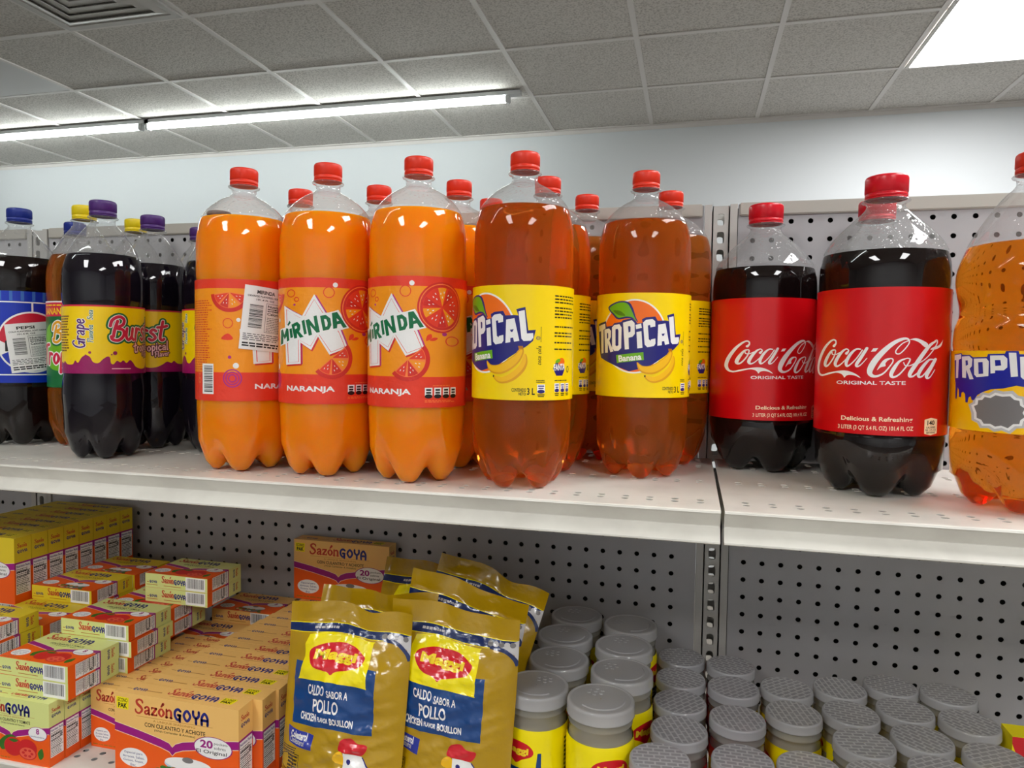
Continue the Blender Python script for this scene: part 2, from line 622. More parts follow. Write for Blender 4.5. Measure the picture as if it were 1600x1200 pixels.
def art_cola():
    R, H = 66.0, 153.0
    a = Art(T_label(R, 823, 790, 0.022, 1345, 0.0845))

    def S(pts, wd=1.0, closed=False):
        a.stroke(pts, wd, 'white', closed=closed, sm=7, layer=1)
    for off in (0,):
        S([(290, 240, 34), (312, 210, 18), (308, 175, 18), (280, 163, 20), (235, 190, 26), (180, 255, 32), (135, 345, 34), (105, 440, 32), (95, 530, 28), (112, 595, 26), (150, 618, 24), (200, 606, 16)])
        a.poly(cr([(150, 632), (220, 612), (320, 583), (380, 592), (410, 615), (427, 642), (450, 617), (490, 606), (550, 616), (612, 645), (570, 603), (500, 568), (430, 553), (350, 558), (270, 574), (190, 598)], 5, True), 'white', layer=1)
        S([(302, 290, 14), (258, 308, 24), (208, 395, 38), (185, 470, 38), (202, 500, 26), (242, 468, 18), (292, 385, 16), (312, 312, 14), (302, 290, 14)])
        S([(268, 318, 12), (276, 348, 12), (318, 350, 12), (362, 326, 12)])
        S([(442, 338, 34), (466, 305, 16), (440, 283, 16), (392, 315, 28), (335, 400, 40), (312, 470, 38), (335, 500, 24), (385, 470, 14), (452, 395, 11)])
        S([(600, 288, 16), (548, 290, 22), (488, 350, 34), (445, 440, 38), (450, 496, 26), (490, 478, 16), (560, 400, 14), (622, 300, 14)])
        S([(672, 278, 34), (610, 390, 38), (562, 475, 36), (572, 502, 22), (612, 478, 12), (676, 400, 9)])
        a.poly([(742, 280), (796, 278), (768, 318), (716, 321)], 'white', layer=1)
        S([(1122, 190, 12), (1055, 225, 12), (993, 300, 13), (990, 342, 13), (1030, 347, 13), (1088, 285, 13), (1128, 212, 13), (1108, 170, 22), (1052, 172, 34), (965, 215, 46), (870, 300, 58), (780, 410, 68), (725, 510, 70), (712, 580, 56), (745, 618, 38), (800, 618, 26), (868, 580, 18), (928, 500, 15), (960, 440, 14), (950, 408, 14), (905, 408, 16)])
        a.poly(cr([(950, 404), (900, 402), (852, 430), (815, 490), (790, 548), (830, 512), (880, 497), (880, 462), (910, 425)], 4, True), 'white', layer=1)
        S([(1085, 412, 16), (1025, 445, 28), (968, 535, 44), (945, 605, 40), (970, 632, 26), (1030, 600, 18), (1100, 510, 16), (1142, 425, 16), (1120, 404, 14), (1085, 412, 14)])
        S([(1075, 455, 12), (1092, 490, 12), (1140, 494, 12), (1190, 468, 12)])
        S([(1415, 200, 18), (1355, 245, 34), (1285, 345, 44), (1205, 480, 46), (1152, 575, 44), (1145, 620, 34), (1180, 622, 20), (1228, 580, 12)])
        S([(1395, 205, 12), (1425, 184, 12), (1430, 225, 12), (1375, 330, 12), (1300, 420, 11), (1225, 470, 11)])
        a.poly(cr([(1128, 180), (1195, 163), (1265, 186), (1330, 233), (1303, 274), (1235, 215), (1172, 186)], 4, True), 'white', layer=1)
        a.poly(cr([(1357, 297), (1398, 266), (1448, 250), (1484, 205), (1496, 180), (1478, 255), (1434, 290), (1385, 302)], 4, True), 'white', layer=1)
        S([(1395, 420, 14), (1345, 428, 24), (1280, 510, 38), (1240, 590, 38), (1248, 632, 24), (1290, 612, 16), (1352, 520, 14), (1402, 432, 12)])
        S([(1418, 418, 34), (1372, 515, 42), (1330, 605, 40), (1335, 645, 26), (1370, 628, 12), (1415, 545, 9)])
    a.text('ORIGINAL TASTE', 335, 726, 1105, 680, 'white', bold=0.02)
    a.text('Delicious & Refreshing', 405, 1192, 1195, 1120, 'gcream', bold=0.02)
    a.text('3 LITER (3 QT 5.4 FL OZ) 101.4 FL OZ', 370, 1300, 1205, 1232, 'gcream', bold=0.015)
    x0, x1, y0, y1 = 1325, 1465, 1130, 1345
    a.poly([(x0, y0 + 22), ((x0 + x1) / 2, y0), (x1, y0 + 22), (x1, y1 - 22), ((x0 + x1) / 2, y1), (x0, y1 - 22)], 'gcream')
    a.text('140', x0 + 32, y0 + 92, x1 - 30, y0 + 32, 'black', bold=0.03)
    a.text('CALORIES', x0 + 20, y0 + 130, x1 - 20, y0 + 106, 'black', bold=0.02)
    a.text('PER 12 FL OZ', x0 + 12, y0 + 162, x1 - 12, y0 + 138, 'black', bold=0.01)
    a.text('SERVING', x0 + 22, y0 + 192, x1 - 22, y0 + 170, 'black', bold=0.02)
    # the second wordmark, on the far side of the wrap
    for V, F, c, l in [it for it in a.items if it[3] == 1]:
        for sh in (207.3, -207.3):
            a.items.append(([(u + sh, v) for u, v in V], F, c, l))
    return wrap_label('label_wrap', a, R / 1000, 0.0690, 0.0690 + H / 1000, [(0, H, 'cokered')])


def tropical_letters(a, lay):
    W = 'white'
    L = [([(68, 400), (143, 375), (148, 430), (125, 440), (130, 695), (105, 702), (95, 455), (72, 462)], []),
         ([(135, 440), (190, 430), (212, 455), (212, 520), (195, 560), (245, 675), (210, 685), (178, 590), (180, 690), (148, 692)], [[(165, 480), (180, 478), (182, 530), (168, 545)]]),
         ([(245, 395), (305, 385), (330, 420), (330, 640), (300, 668), (255, 672), (228, 640), (222, 420)], [[(262, 440), (285, 435), (295, 450), (298, 610), (280, 622), (265, 610)]]),
         ([(345, 370), (440, 345), (470, 375), (475, 490), (450, 520), (408, 530), (415, 650), (370, 655)], [[(400, 410), (420, 405), (428, 420), (428, 465), (408, 475)]]),
         ([(480, 395), (540, 380), (548, 425), (488, 440)], []), ([(492, 470), (545, 460), (560, 635), (505, 642)], []),
         ([(560, 370), (590, 342), (660, 332), (690, 355), (692, 410), (640, 420), (635, 395), (612, 400), (625, 545), (645, 560), (650, 545), (695, 535), (698, 590), (680, 615), (610, 628), (582, 600)], []),
         ([(722, 390), (800, 375), (845, 590), (800, 600), (790, 560), (765, 565), (765, 605), (718, 612)], [[(760, 485), (795, 480), (785, 505), (770, 508)]]),
         ([(835, 310), (885, 298), (905, 520), (950, 515), (952, 560), (935, 588), (880, 592), (862, 570)], [])]
    for p, h in L:
        a.poly(p, W, h, layer=lay)


def art_banana():
    R, H = 56.5, 122.0
    a = Art(T_label(R, 562, 535, 0.0, 1160, 0.1105))
    a.ell(465, 515, 355, 392, 'white', 64)
    a.ell(465, 515, 338, 375, 'orange', 64)
    a.poly([(62, 378), (152, 350), (160, 410), (225, 400), (245, 375), (325, 362), (340, 345), (440, 325), (480, 350), (500, 380), (555, 375), (548, 335), (590, 315), (690, 305), (715, 350), (800, 345), (835, 350), (815, 290), (890, 268), (915, 490), (968, 483), (950, 590), (905, 640), (650, 820), (560, 850), (420, 885), (100, 745), (90, 700), (65, 470)], 'navy')
    a.poly(cr([(175, 205), (250, 155), (330, 140), (410, 160), (450, 220), (480, 310), (505, 365), (450, 330), (380, 325), (290, 335), (235, 290)], 4, True), 'navy')
    a.poly(cr([(192, 212), (260, 168), (330, 156), (390, 172), (430, 232), (468, 315), (490, 355), (440, 315), (370, 305), (295, 318), (245, 275)], 4, True), 'green')
    a.poly(cr([(235, 238), (300, 242), (340, 265), (370, 298), (310, 295), (260, 268)], 3, True), 'dgreen')
    a.n += 1
    tropical_letters(a, a.n)
    a.poly([(275, 715), (570, 680), (578, 762), (285, 800)], 'green')
    a.text('Banana', 302, 774, 550, 706, 'white', bold=0.03, rot=-0.11)
    a.poly([(835, 640), (875, 640), (884, 695), (848, 695)], 'ban3')
    a.poly(cr([(590, 938), (680, 952), (770, 920), (850, 840), (895, 715), (912, 800), (880, 890), (800, 970), (700, 1002), (630, 985)], 5, True), 'ban2')
    a.poly(cr([(600, 930), (690, 938), (770, 900), (850, 820), (888, 710), (900, 790), (860, 880), (780, 955), (690, 985), (630, 970)], 5, True), 'ban1')
    a.poly(cr([(503, 785), (560, 822), (640, 822), (720, 785), (800, 728), (850, 668), (884, 690), (852, 785), (780, 862), (690, 907), (600, 908), (525, 870)], 5, True), 'ban2')
    a.poly(cr([(508, 795), (560, 830), (640, 830), (720, 795), (805, 735), (855, 680), (872, 692), (842, 775), (775, 845), (690, 888), (605, 892), (540, 862)], 5, True), 'ban1')
    a.ell(592, 932, 8, 12, 'black', 12)
    a.text('CONTENIDO', 782, 1078, 905, 1044, 'black', bold=0.025)
    a.text('NETO:', 845, 1112, 905, 1084, 'black', bold=0.025)
    a.text('3 L', 912, 1108, 968, 1040, 'black', bold=0.03)
    a.ring(985, 562, 13, 18, 4, 'navy', 20)
    a.text('R', 980, 571, 990, 553, 'navy')
    # vertical line of script-like small print beside the fruit
    a.T = None
    v = lambda y: (1160 - y) * 0.1105
    a.letters('coca', 55.0, v(820), 3.0, 0.6, ['black'], slant=0.2, rot=PI / 2, grow=(0,))
    a.letters('cola', 55.0, v(715), 3.0, 0.6, ['black'], slant=0.2, rot=PI / 2, grow=(0,))
    a.rects([(54.2, v(600) + i * 1.5, 55.0, v(600) + i * 1.5 + 1.0) for i in range(11)], 'black')
    # side panel (to the right, u 66..112 mm)
    for i, (y0, n) in enumerate(((103, 3), (87, 4), (77, 1), (67, 2), (60, 1), (53, 1))):
        a.smalltext(71, y0 - 0, 112, y0 + 3.4 * n, n, 'black', seed=i, fill=0.45)
    a.ell(79, 34, 9.5, 9, 'navy', 6)
    a.ell(82, 41, 5.5, 4.5, 'orange', 20)
    a.ell(76.5, 42, 4, 2, 'green', 16, rot=0.4)
    a.text('FANTA', 70.5, 32, 88, 39, 'white', bold=0.04, rot=0.06)
    a.ring(94, 33, 3, 4, 1.2, 'black', 6)
    for i, u in enumerate((51, 72, 81, 90)):
        y = 6 if i == 0 else 7
        wv = 9 if i == 0 else 7
        a.rect(u, y + 2, u + wv, y + 11, 'white')
        a.rects([(u + 1, y + 8.6, u + wv - 1, y + 9.8), (u + 1.6, y + 6.2, u + wv - 1.6, y + 7.4)], 'navy')
        a.ell(u + wv / 2, y + 3.4, wv / 2 - 0.4, 2.1, 'navy', 20)
        a.rects([(u + 0.5, y - 0.6, u + wv - 0.5, y + 0.4), (u + 1, y - 2.4, u + wv - 1, y - 1.4)], 'black')
    a.smalltext(50, 18.5, 61, 22, 2, 'black', seed=9)
    a.smalltext(72, 20, 98, 22, 1, 'black', seed=8)
    a.barcode(114, 14, 128, 66, 5, True)
    # the front drawing again, on the back of the wrap
    return wrap_label('label_wrap', a, R / 1000, 0.0990, 0.0990 + H / 1000, [(0, H, 'yel')])


def orange_slice(a, cx, cy, r, rot=0.0, a0=0.0, a1=2 * PI):
    full = a1 - a0 > 6
    a.ell(cx, cy, r, r, 'mdred', 40, a0, a1)
    if full:
        a.ring(cx, cy, r * 0.93, r * 0.93, r * 0.035, 'mpink', 40)
    a.ell(cx, cy, r * 0.8, r * 0.8, 'mpink' if not full else 'mred', 40, a0, a1)
    n = 10 if full else 4
    st = (a1 - a0) / n
    a.n += 1
    lay = a.n
    for i in range(n):
        b0, b1 = a0 + i * st + 0.06, a0 + (i + 1) * st - 0.06
        a.ell(cx + r * .04 * math.cos((b0 + b1) / 2), cy + r * .04 * math.sin((b0 + b1) / 2), r * 0.74, r * 0.74, ('mred', 'mdred', 'mor')[(i * 7) % 3], 6, b0, b1, layer=lay)
    a.n += 1
    lay = a.n
    for i in range(n):
        b = a0 + (i + 0.5) * st
        for q, rr in ((0.12, 0.55), (-0.13, 0.6), (0, 0.4)):
            a.ell(cx + r * rr * math.cos(b + q), cy + r * rr * math.sin(b + q), r * 0.045, r * 0.018, 'white', 8, rot=b, layer=lay)


def art_naranja():
    R, H = 56.5, 144.0
    k = 0.1275
    T = T_label(R, 451, 442, 0.0, 1150, k)
    a = Art(T)
    M = [(75, 268), (232, 362), (335, 170), (440, 345), (560, 480), (622, 640), (465, 705), (368, 545), (310, 665), (218, 600), (220, 790), (92, 803)]
    # bubbles
    for x, y, r, c in ((460, 150, 50, 'mred'), (135, 160, 36, 'mred'), (183, 215, 22, 'mred'), (632, 260, 28, 'mred'), (672, 298, 16, 'mred'), (425, 832, 30, 'mred'), (820, 575, 44, 'mred')):
        a.ring(x, y, r, r, 8, c, layer=1)
    for x, y, r, c in ((515, 82, 22, 'white'), (165, 262, 10, 'mpurp'), (770, 515, 17, 'mpurp'), (660, 335, 8, 'mpurp'), (385, 868, 14, 'mpurp')):
        a.ell(x, y, r, r, c, 20, layer=1)
    a.poly(cr([(635, 575), (640, 530), (672, 515), (676, 550)], 4, True), 'mred', layer=1)
    a.poly(cr([(660, 570), (690, 545), (722, 550), (700, 572)], 4, True), 'mred', layer=1)
    a.poly([(x + 16, y + 4) for x, y in M], 'mpurp')
    a.poly([(x + 9, y + 14) for x, y in M], 'mdred')
    a.poly(M, 'white')
    cx, cy = 345, 500
    ins = [(95, 302), (240, 392), (335, 215), (425, 360), (545, 500), (598, 632), (478, 682), (368, 515), (305, 632), (200, 572), (203, 772), (112, 782)]
    a.stroke([(x, y) for x, y in ins], 5, 'mred', closed=True, sm=0)
    a.poly([(36, 482), (92, 462), (118, 398), (180, 396), (300, 346), (470, 328), (542, 303), (634, 462), (500, 498), (300, 548), (100, 608), (40, 636)], 'white')
    a.n += 1
    lay = a.n
    for p, h in (([(45, 490), (62, 480), (78, 530), (95, 470), (112, 478), (122, 582), (100, 592), (96, 545), (80, 575), (68, 545), (65, 612), (42, 622)], []),
                 ([(122, 480), (143, 472), (154, 553), (132, 562)], []), ([(103, 442), (124, 404), (134, 424), (112, 452)], []),
                 ([(140, 440), (190, 415), (217, 440), (217, 480), (207, 502), (247, 548), (215, 558), (188, 515), (190, 560), (165, 566)], [[(166, 458), (185, 448), (190, 472), (172, 482)]]),
                 ([(228, 407), (252, 396), (273, 520), (250, 529)], []),
                 ([(262, 402), (292, 390), (343, 458), (330, 365), (356, 357), (384, 505), (356, 511), (302, 445), (318, 530), (290, 538)], []),
                 ([(385, 362), (432, 350), (472, 380), (482, 440), (462, 480), (410, 493)], [[(418, 388), (437, 388), (450, 422), (446, 450), (432, 458)]]),
                 ([(485, 332), (530, 322), (616, 455), (582, 462), (560, 426), (532, 432), (530, 466), (497, 474)], [[(525, 378), (548, 397), (530, 407)]])):
        a.poly(p, 'mgreen', h, layer=lay)
    a.T = None
    orange_slice(a, 42, (1150 - 285) * k, 28)
    orange_slice(a, 4.5, (1150 - 735) * k, 24, 0, -2.43, 0.72)
    a.text('NARANJA', -52, 12.5, 8, 20.5, 'white', bold=0.03)
    for i in range(4):
        u = 23 + i * 10.5
        a.rect(u, 12, u + 8.5, 22, 'white')
        a.rects([(u + 1.5, 18.5, u + 7, 20.5), (u + 1.5, 15.5, u + 7, 17.5)], 'black')
        a.ell(u + 4.2, 12.5, 4.3, 2.4, 'black', 20)
    a.smalltext(23, 5.5, 63, 8.5, 2, 'mpink', seed=4)
    a.smalltext(32, 23.5, 56, 25, 1, 'mpink', seed=5)
    # far side: fine print, barcode, bubbles, second drawing begins
    a.smalltext(-143, 36, -102, 120, 30, 'mdred', seed=11, fill=0.4)
    a.barcode(-118, 8, -100, 44, 6, True)
    for u, v in ((-124, 24), (-124, 34)):
        a.ring(u, v, 3.2, 3.6, 1.0, 'mpink', 8)
    orange_slice(a, -80, 128, 23, 0, PI + 0.1, 2 * PI - 0.1)
    a.ring(-82, 92, 6, 6, 1, 'mred')
    a.ell(-70, 96, 2.4, 2.4, 'white', 16)
    a.ell(-73, 42, 3.4, 3.4, 'white', 16)
    a.ell(-80, 52, 2, 2, 'mpurp', 16)
    for r in (11, 8, 5):
        a.ring(-77, 27, r, r, 1.6, 'mpurp', 30)
    a.poly(cr([(-90, 74), (-82, 80), (-76, 74), (-82, 72)], 4, True), 'mred')
    return wrap_label('label_wrap', a, R / 1000, 0.0875, 0.0875 + H / 1000, [(0, 34, 'mred'), (34, H - 11, 'mor'), (H - 11, H, 'mred')], 'crinkle')


def drips(a, u0, u1, v0, amp, col, seed):
    rnd = random.Random(seed)
    pts = [(u0, -1), (u0, v0)]
    u = u0
    while u < u1 - 8:
        s = rnd.uniform(4, 9)
        pts += [(u + s * 0.35, v0 + rnd.uniform(0.1, 0.35) * amp), (u + s * 0.6, v0 + rnd.uniform(0.6, 1.0) * amp), (u + s, v0 + rnd.uniform(0.0, 0.2) * amp)]
        u += s * 1.35
    pts += [(u1, v0), (u1, -1)]
    p = [pts[0]] + cr(pts[1:-1], 5) + [pts[-1]]
    a.poly(p, col)


def art_grape(bottom='bmag'):
    R, H = 49.0, 89.4
    a = Art()
    sp = [(-40, 12), (-36, 17), (-32, 14), (-27, 21), (-22, 24), (-17, 22), (-13, 15), (-7, 14), (-2, 19), (3, 22.5), (6, 21), (7, 14), (10, 12.5), (14, 17), (18, 15), (22, 17.5), (26, 14), (31, 18), (36, 14), (40, 9), (50, 6), (60, 7), (68, 11), (74, 15), (80, 13), (84, 16), (90, 12)]
    sp = sp + [(x + 140, y) for x, y in sp if x < 12]
    sp = [(x - 140, y) for x, y in sp if 0 < x < 98 and x - 140 < -42] + sp
    a.poly([(-154, -1), (-154, 12)] + cr([p for p in sp if -153 < p[0] < 153], 4) + [(154, 12), (154, -1)], bottom)
    for u, v, r in ((12, 27, 2.6), (-17, 27.5, 1.8), (8, 25, 1), (-22, 24, 1)):
        a.ell(u, v, r, r, bottom, 14)
    a.rects([(8, 6.0, 32, 7.2), (-90, 6, -66, 7.2)], 'bpink')

    def front(o):
        a.letters('grape', o - 23, 33, 9.5, 2.0, ['white', 'bpurple'], slant=0.1, rot=PI / 2, gap=0.12, grow=(1.5, 0))
        a.letters('Flavqred', o - 13, 41, 3.8, 0.8, ['white', 'bgreen'], slant=0.1, rot=PI / 2, gap=0.16, grow=(1.0, 0))
        a.letters('Sqda', o - 13, 70, 3.6, 0.8, ['white', 'bgreen'], slant=0.1, rot=PI / 2, gap=0.16, grow=(1.0, 0))
        a.letters('Burst', o + 5, 44, 15.5, 4.0, ['bgreen', 'white', 'bred'], slant=0.12, gap=0.2, grow=(6.5, 1.8, 0), rot=0.03)
        a.letters('tropical', o + 38, 28, 7.2, 1.5, ['bdark', 'bpink'], slant=0.1, gap=0.16, grow=(3.0, 0), rot=0.12)
        a.letters('Flavqr', o + 58, 21.5, 4.6, 1.0, ['bdark', 'bpink'], slant=0.1, gap=0.16, grow=(2.4, 0), rot=0.12)
    front(0)
    a.smalltext(100, 24, 140, 76, 16, 'bdark', seed=3)
    a.barcode(-100, 30, -76, 66, 8)
    a.smalltext(-70, 28, -45, 76, 14, 'bdark', seed=2)
    return wrap_label('label_wrap', a, R / 1000, 0.1146, 0.1146 + H / 1000, [(0, H - 2.2, 'byel'), (H - 2.2, H, 'bred')], 'crinkle')


def art_burst_green():
    R, H = 50.0, 125.0
    a = Art()
    a.rect(-158, H - 22, 158, H - 2, 'bred')
    for o in (0, -156):
        a.smalltext(o - 42, H - 8, o + 28, H - 4, 1, 'byel', seed=1)
        a.text('BANANA SODA', o - 40, H - 19.5, o + 34, H - 9.5, 'byel', bold=0.02)
        a.ell(o - 10, 60, 36, 36, 'green', 40)
        a.letters('Burst', o - 22, 66, 14.5, 3.6, ['bgreen', 'white', 'ban2'], slant=0.1, gap=0.2, grow=(8, 3, 0))
        a.letters('Tropical', o - 46, 34, 15.5, 4.4, ['white', 'bred'], slant=0.08, gap=0.16, grow=(3.4, 0))
        a.poly(cr([(o + 14, 16), (o + 24, 24), (o + 34, 20), (o + 30, 12)], 4, True), 'byel')
    a.smalltext(60, 10, 100, 90, 20, 'bdark', seed=6)
    return wrap_label('label_wrap', a, R / 1000, 0.090, 0.090 + H / 1000, [(0, H - 2, 'bgreen'), (H - 2, H, 'white')])


def art_blue():
    R, H = 55.0, 135.0
    a = Art()
    for v in (H - 17, 11):
        a.rects([(-173, v, 173, v + 1.8)], 'white')
    for o in (14, -158):
        a.rect(o - 1.2, 104, o + 1.2, H - 16, 'white')
        a.ell(o, 60, 45.5, 45.5, 'white', 64)
        a.ell(o, 60, 43, 43, 'pred', 64, -0.08, PI + 0.35)
        a.poly(cr([(o - 43, 62), (o - 20, 52), (o, 60), (o + 20, 72), (o + 42, 72), (o + 43, 48), (o + 20, 44), (o, 36), (o - 22, 34), (o - 41, 44)], 5, True), 'white')
        a.ell(o, 60, 43, 43, 'pblue', 64, PI + 0.45, 2 * PI - 0.3)
        a.text('PEPSI', o - 34, 46, o + 34, 62, 'black', bold=0.05)
    for i in range(24):
        a.rect(-168 + i * 14, H - 14, -164 + i * 14, H, 'sky')
    return wrap_label('label_wrap', a, R / 1000, 0.095, 0.095 + H / 1000, [(0, H, 'pblue')])


def art_torn():
    """yellow wrap with dripping blue lettering and a torn-open patch"""
    R, H = 66.0, 78.0
    k = 0.083
    T0 = T_label(R, 862, 800, -0.03, 1085, k)
    a = Art(T0)
    tear = [(300, 800), (345, 770), (350, 700), (400, 690), (430, 640), (500, 650), (560, 600), (640, 615), (730, 600), (780, 650), (840, 660), (850, 730), (905, 770), (880, 840), (910, 900), (860, 950), (850, 1010), (780, 1020), (720, 1090), (640, 1060), (570, 1085), (510, 1050), (430, 1060), (400, 1005), (340, 980), (335, 900)]
    a.poly(tear, 'lgrey')
    a.poly([(605 + (x - 605) * .9, 845 + (y - 845) * .86) for x, y in tear], 'white')
    a.poly([(605 + (x - 605) * .8, 845 + (y - 845) * .74) for x, y in tear], 'grey')
    drip = [(125, 215), (205, 195), (215, 215), (300, 215), (330, 240), (470, 230), (480, 195), (640, 185), (650, 155), (765, 150), (775, 185), (990, 180), (1160, 160), (1400, 180), (1400, 520), (900, 560), (760, 540), (640, 580), (520, 600), (440, 640), (390, 680), (360, 740), (335, 745), (322, 700), (300, 720), (292, 780), (270, 778), (262, 680), (240, 655), (222, 670), (218, 725), (196, 725), (192, 640), (178, 610), (170, 750), (155, 752), (150, 560), (140, 500)]
    a.poly(drip, 'fblue')
    a.n += 1
    l = a.n
    for p, h in (([(128, 225), (202, 205), (205, 262), (178, 275), (178, 495), (152, 502), (148, 280), (130, 285)], []),
                 ([(212, 235), (290, 225), (325, 260), (322, 345), (300, 375), (345, 495), (305, 502), (265, 390), (265, 490), (225, 488)], [[(252, 280), (275, 278), (282, 330), (258, 345)]]),
                 ([(340, 255), (465, 245), (490, 280), (492, 450), (375, 470), (350, 440)], [[(385, 295), (430, 290), (440, 425), (395, 432)]]),
                 ([(500, 212), (630, 205), (665, 240), (668, 340), (635, 375), (555, 380), (555, 410), (512, 418)], [[(548, 262), (600, 258), (610, 320), (555, 330)]]),
                 ([(675, 172), (745, 170), (770, 435), (705, 445)], []),
                 ([(780, 215), (900, 205), (940, 230), (945, 300), (880, 302), (878, 270), (845, 275), (850, 400), (890, 405), (892, 375), (950, 370), (950, 440), (915, 462), (820, 465), (795, 440)], []),
                 ([(975, 440), (1010, 200), (1075, 195), (1125, 435), (1070, 440), (1062, 390), (1030, 392), (1024, 440)], [[(1032, 345), (1042, 270), (1055, 345)]]),
                 ([(1150, 190), (1205, 188), (1212, 385), (1290, 380), (1292, 440), (1160, 442)], [])):
        a.poly(p, 'white', h, layer=l)
    a.T = None
    a.smalltext(80, 10, 130, 66, 16, 'black', seed=12)
    a.barcode(-130, 14, -100, 60, 4)
    return wrap_label('label_wrap', a, R / 1000, 0.0794, 0.0794 + H / 1000, [(0, H, 'fyel')])


def sticker_mesh(R, word, line2, u0, v0, wd, hg, tilt):
    """white import sticker wrapped over the label"""
    a = Art()
    a.text(word, 14, hg - 9, 36, hg - 4.5, 'black', bold=0.03)
    a.text(line2, 4, hg - 13.5, wd - 4, hg - 10.8, 'black', bold=0.02)
    a.text('101.4 FL OZ', 14, hg - 17, 36, hg - 14.8, 'black', bold=0.02)
    a.barcode(4, 24, 24, hg - 19, 7, True)
    a.rects([(26, 22, 26.4, hg - 19), (wd - 3.4, 22, wd - 3, hg - 19), (26, hg - 19.4, wd - 3, hg - 19), (26, 22, wd - 3, 22.4)], 'black')
    a.text('Nutrition', 28, hg - 24, wd - 8, hg - 21, 'black', bold=0.02)
    a.text('Calories', 28, hg - 33, wd - 10, hg - 29.5, 'black', bold=0.02)
    a.smalltext(28, hg - 29, wd - 5, hg - 24.5, 2, 'black', seed=2)
    a.smalltext(28, 23, wd - 6, hg - 35, 9, 'black', seed=3, fill=0.3)
    a.smalltext(3, 11, wd - 3, 20, 4, 'black', seed=4, fill=0.35)
    a.smalltext(3, 3, wd - 6, 9, 2, 'black', seed=5, fill=0.6)
    c, s = math.cos(tilt), math.sin(tilt)

    def f(u, v, h):
        U, Vv = u0 / 1000 + c * u - s * v, v0 / 1000 + s * u + c * v
        r = R + 0.0018 + h
        return (r * math.sin(U / R), -r * math.cos(U / R), Vv)
    return a.build('sticker', [(0, 0, wd, hg, 'white')], 'wrap', f, 3.0, None)


# ------------------------------------------------------------------ bottles
def shell_material(name, rough_noise):
    m, nt, o = custom(name)
    tr = nt.nodes.new('ShaderNodeBsdfTransparent')
    tr.inputs[0].default_value = (0.975, 0.98, 0.98, 1)
    gl = nt.nodes.new('ShaderNodeBsdfGlossy')
    gl.inputs['Roughness'].default_value = 0.03
    fr = nt.nodes.new('ShaderNodeFresnel')
    ge = nt.nodes.new('ShaderNodeNewGeometry')     # thin wall: reflect alike from both sides
    io = nt.nodes.new('ShaderNodeMix')
    io.inputs[2].default_value = 1.85
    io.inputs[3].default_value = 1 / 1.85
    nt.links.new(ge.outputs['Backfacing'], io.inputs[0])
    nt.links.new(io.outputs[0], fr.inputs[0])
    mx = nt.nodes.new('ShaderNodeMixShader')
    nt.links.new(fr.outputs[0], mx.inputs[0])
    nt.links.new(tr.outputs[0], mx.inputs[1])
    nt.links.new(gl.outputs[0], mx.inputs[2])
    if rough_noise:
        # drops of condensation clinging inside the empty shoulder
        tc = nt.nodes.new('ShaderNodeTexCoord')
        vo = nt.nodes.new('ShaderNodeTexVoronoi')
        vo.inputs['Scale'].default_value = 190
        rp = nt.nodes.new('ShaderNodeValToRGB')
        rp.color_ramp.elements[0].position = 0.1
        rp.color_ramp.elements[1].position = 0.32
        rp.color_ramp.elements[0].color = (1, 1, 1, 1)
        rp.color_ramp.elements[1].color = (0, 0, 0, 1)
        bp = nt.nodes.new('ShaderNodeBump')
        bp.inputs['Strength'].default_value = 0.55
        bp.inputs['Distance'].default_value = 0.0012
        df = nt.nodes.new('ShaderNodeBsdfTranslucent')
        df.inputs[0].default_value = (0.9, 0.92, 0.93, 1)
        df2 = nt.nodes.new('ShaderNodeBsdfDiffuse')
        df2.inputs[0].default_value = (0.9, 0.92, 0.93, 1)
        dm = nt.nodes.new('ShaderNodeMixShader')
        nt.links.new(df.outputs[0], dm.inputs[1])
        nt.links.new(df2.outputs[0], dm.inputs[2])
        hz = nt.nodes.new('ShaderNodeMixShader')
        hz.inputs[0].default_value = 0.09
        nt.links.new(tc.outputs['Object'], vo.inputs['Vector'])
        nt.links.new(vo.outputs['Distance'], rp.inputs['Fac'])
        nt.links.new(rp.outputs['Color'], bp.inputs['Height'])
        nt.links.new(bp.outputs['Normal'], gl.inputs['Normal'])
        nt.links.new(bp.outputs['Normal'], fr.inputs['Normal'])
        nt.links.new(mx.outputs[0], hz.inputs[1])
        nt.links.new(dm.outputs[0], hz.inputs[2])
        nt.links.new(hz.outputs[0], o.inputs[0])
    else:
        nt.links.new(mx.outputs[0], o.inputs[0])
    return m


# where the drink touches the plastic the two reflect as one surface, so the wall itself only tints
M_pet, _nt, _o = custom('clear_bottle_plastic')
_t = _nt.nodes.new('ShaderNodeBsdfTransparent')
_t.inputs[0].default_value = (0.985, 0.985, 0.985, 1)
_nt.links.new(_t.outputs[0], _o.inputs[0])
M_wet = shell_material('clear_bottle_plastic_with_drops', True)


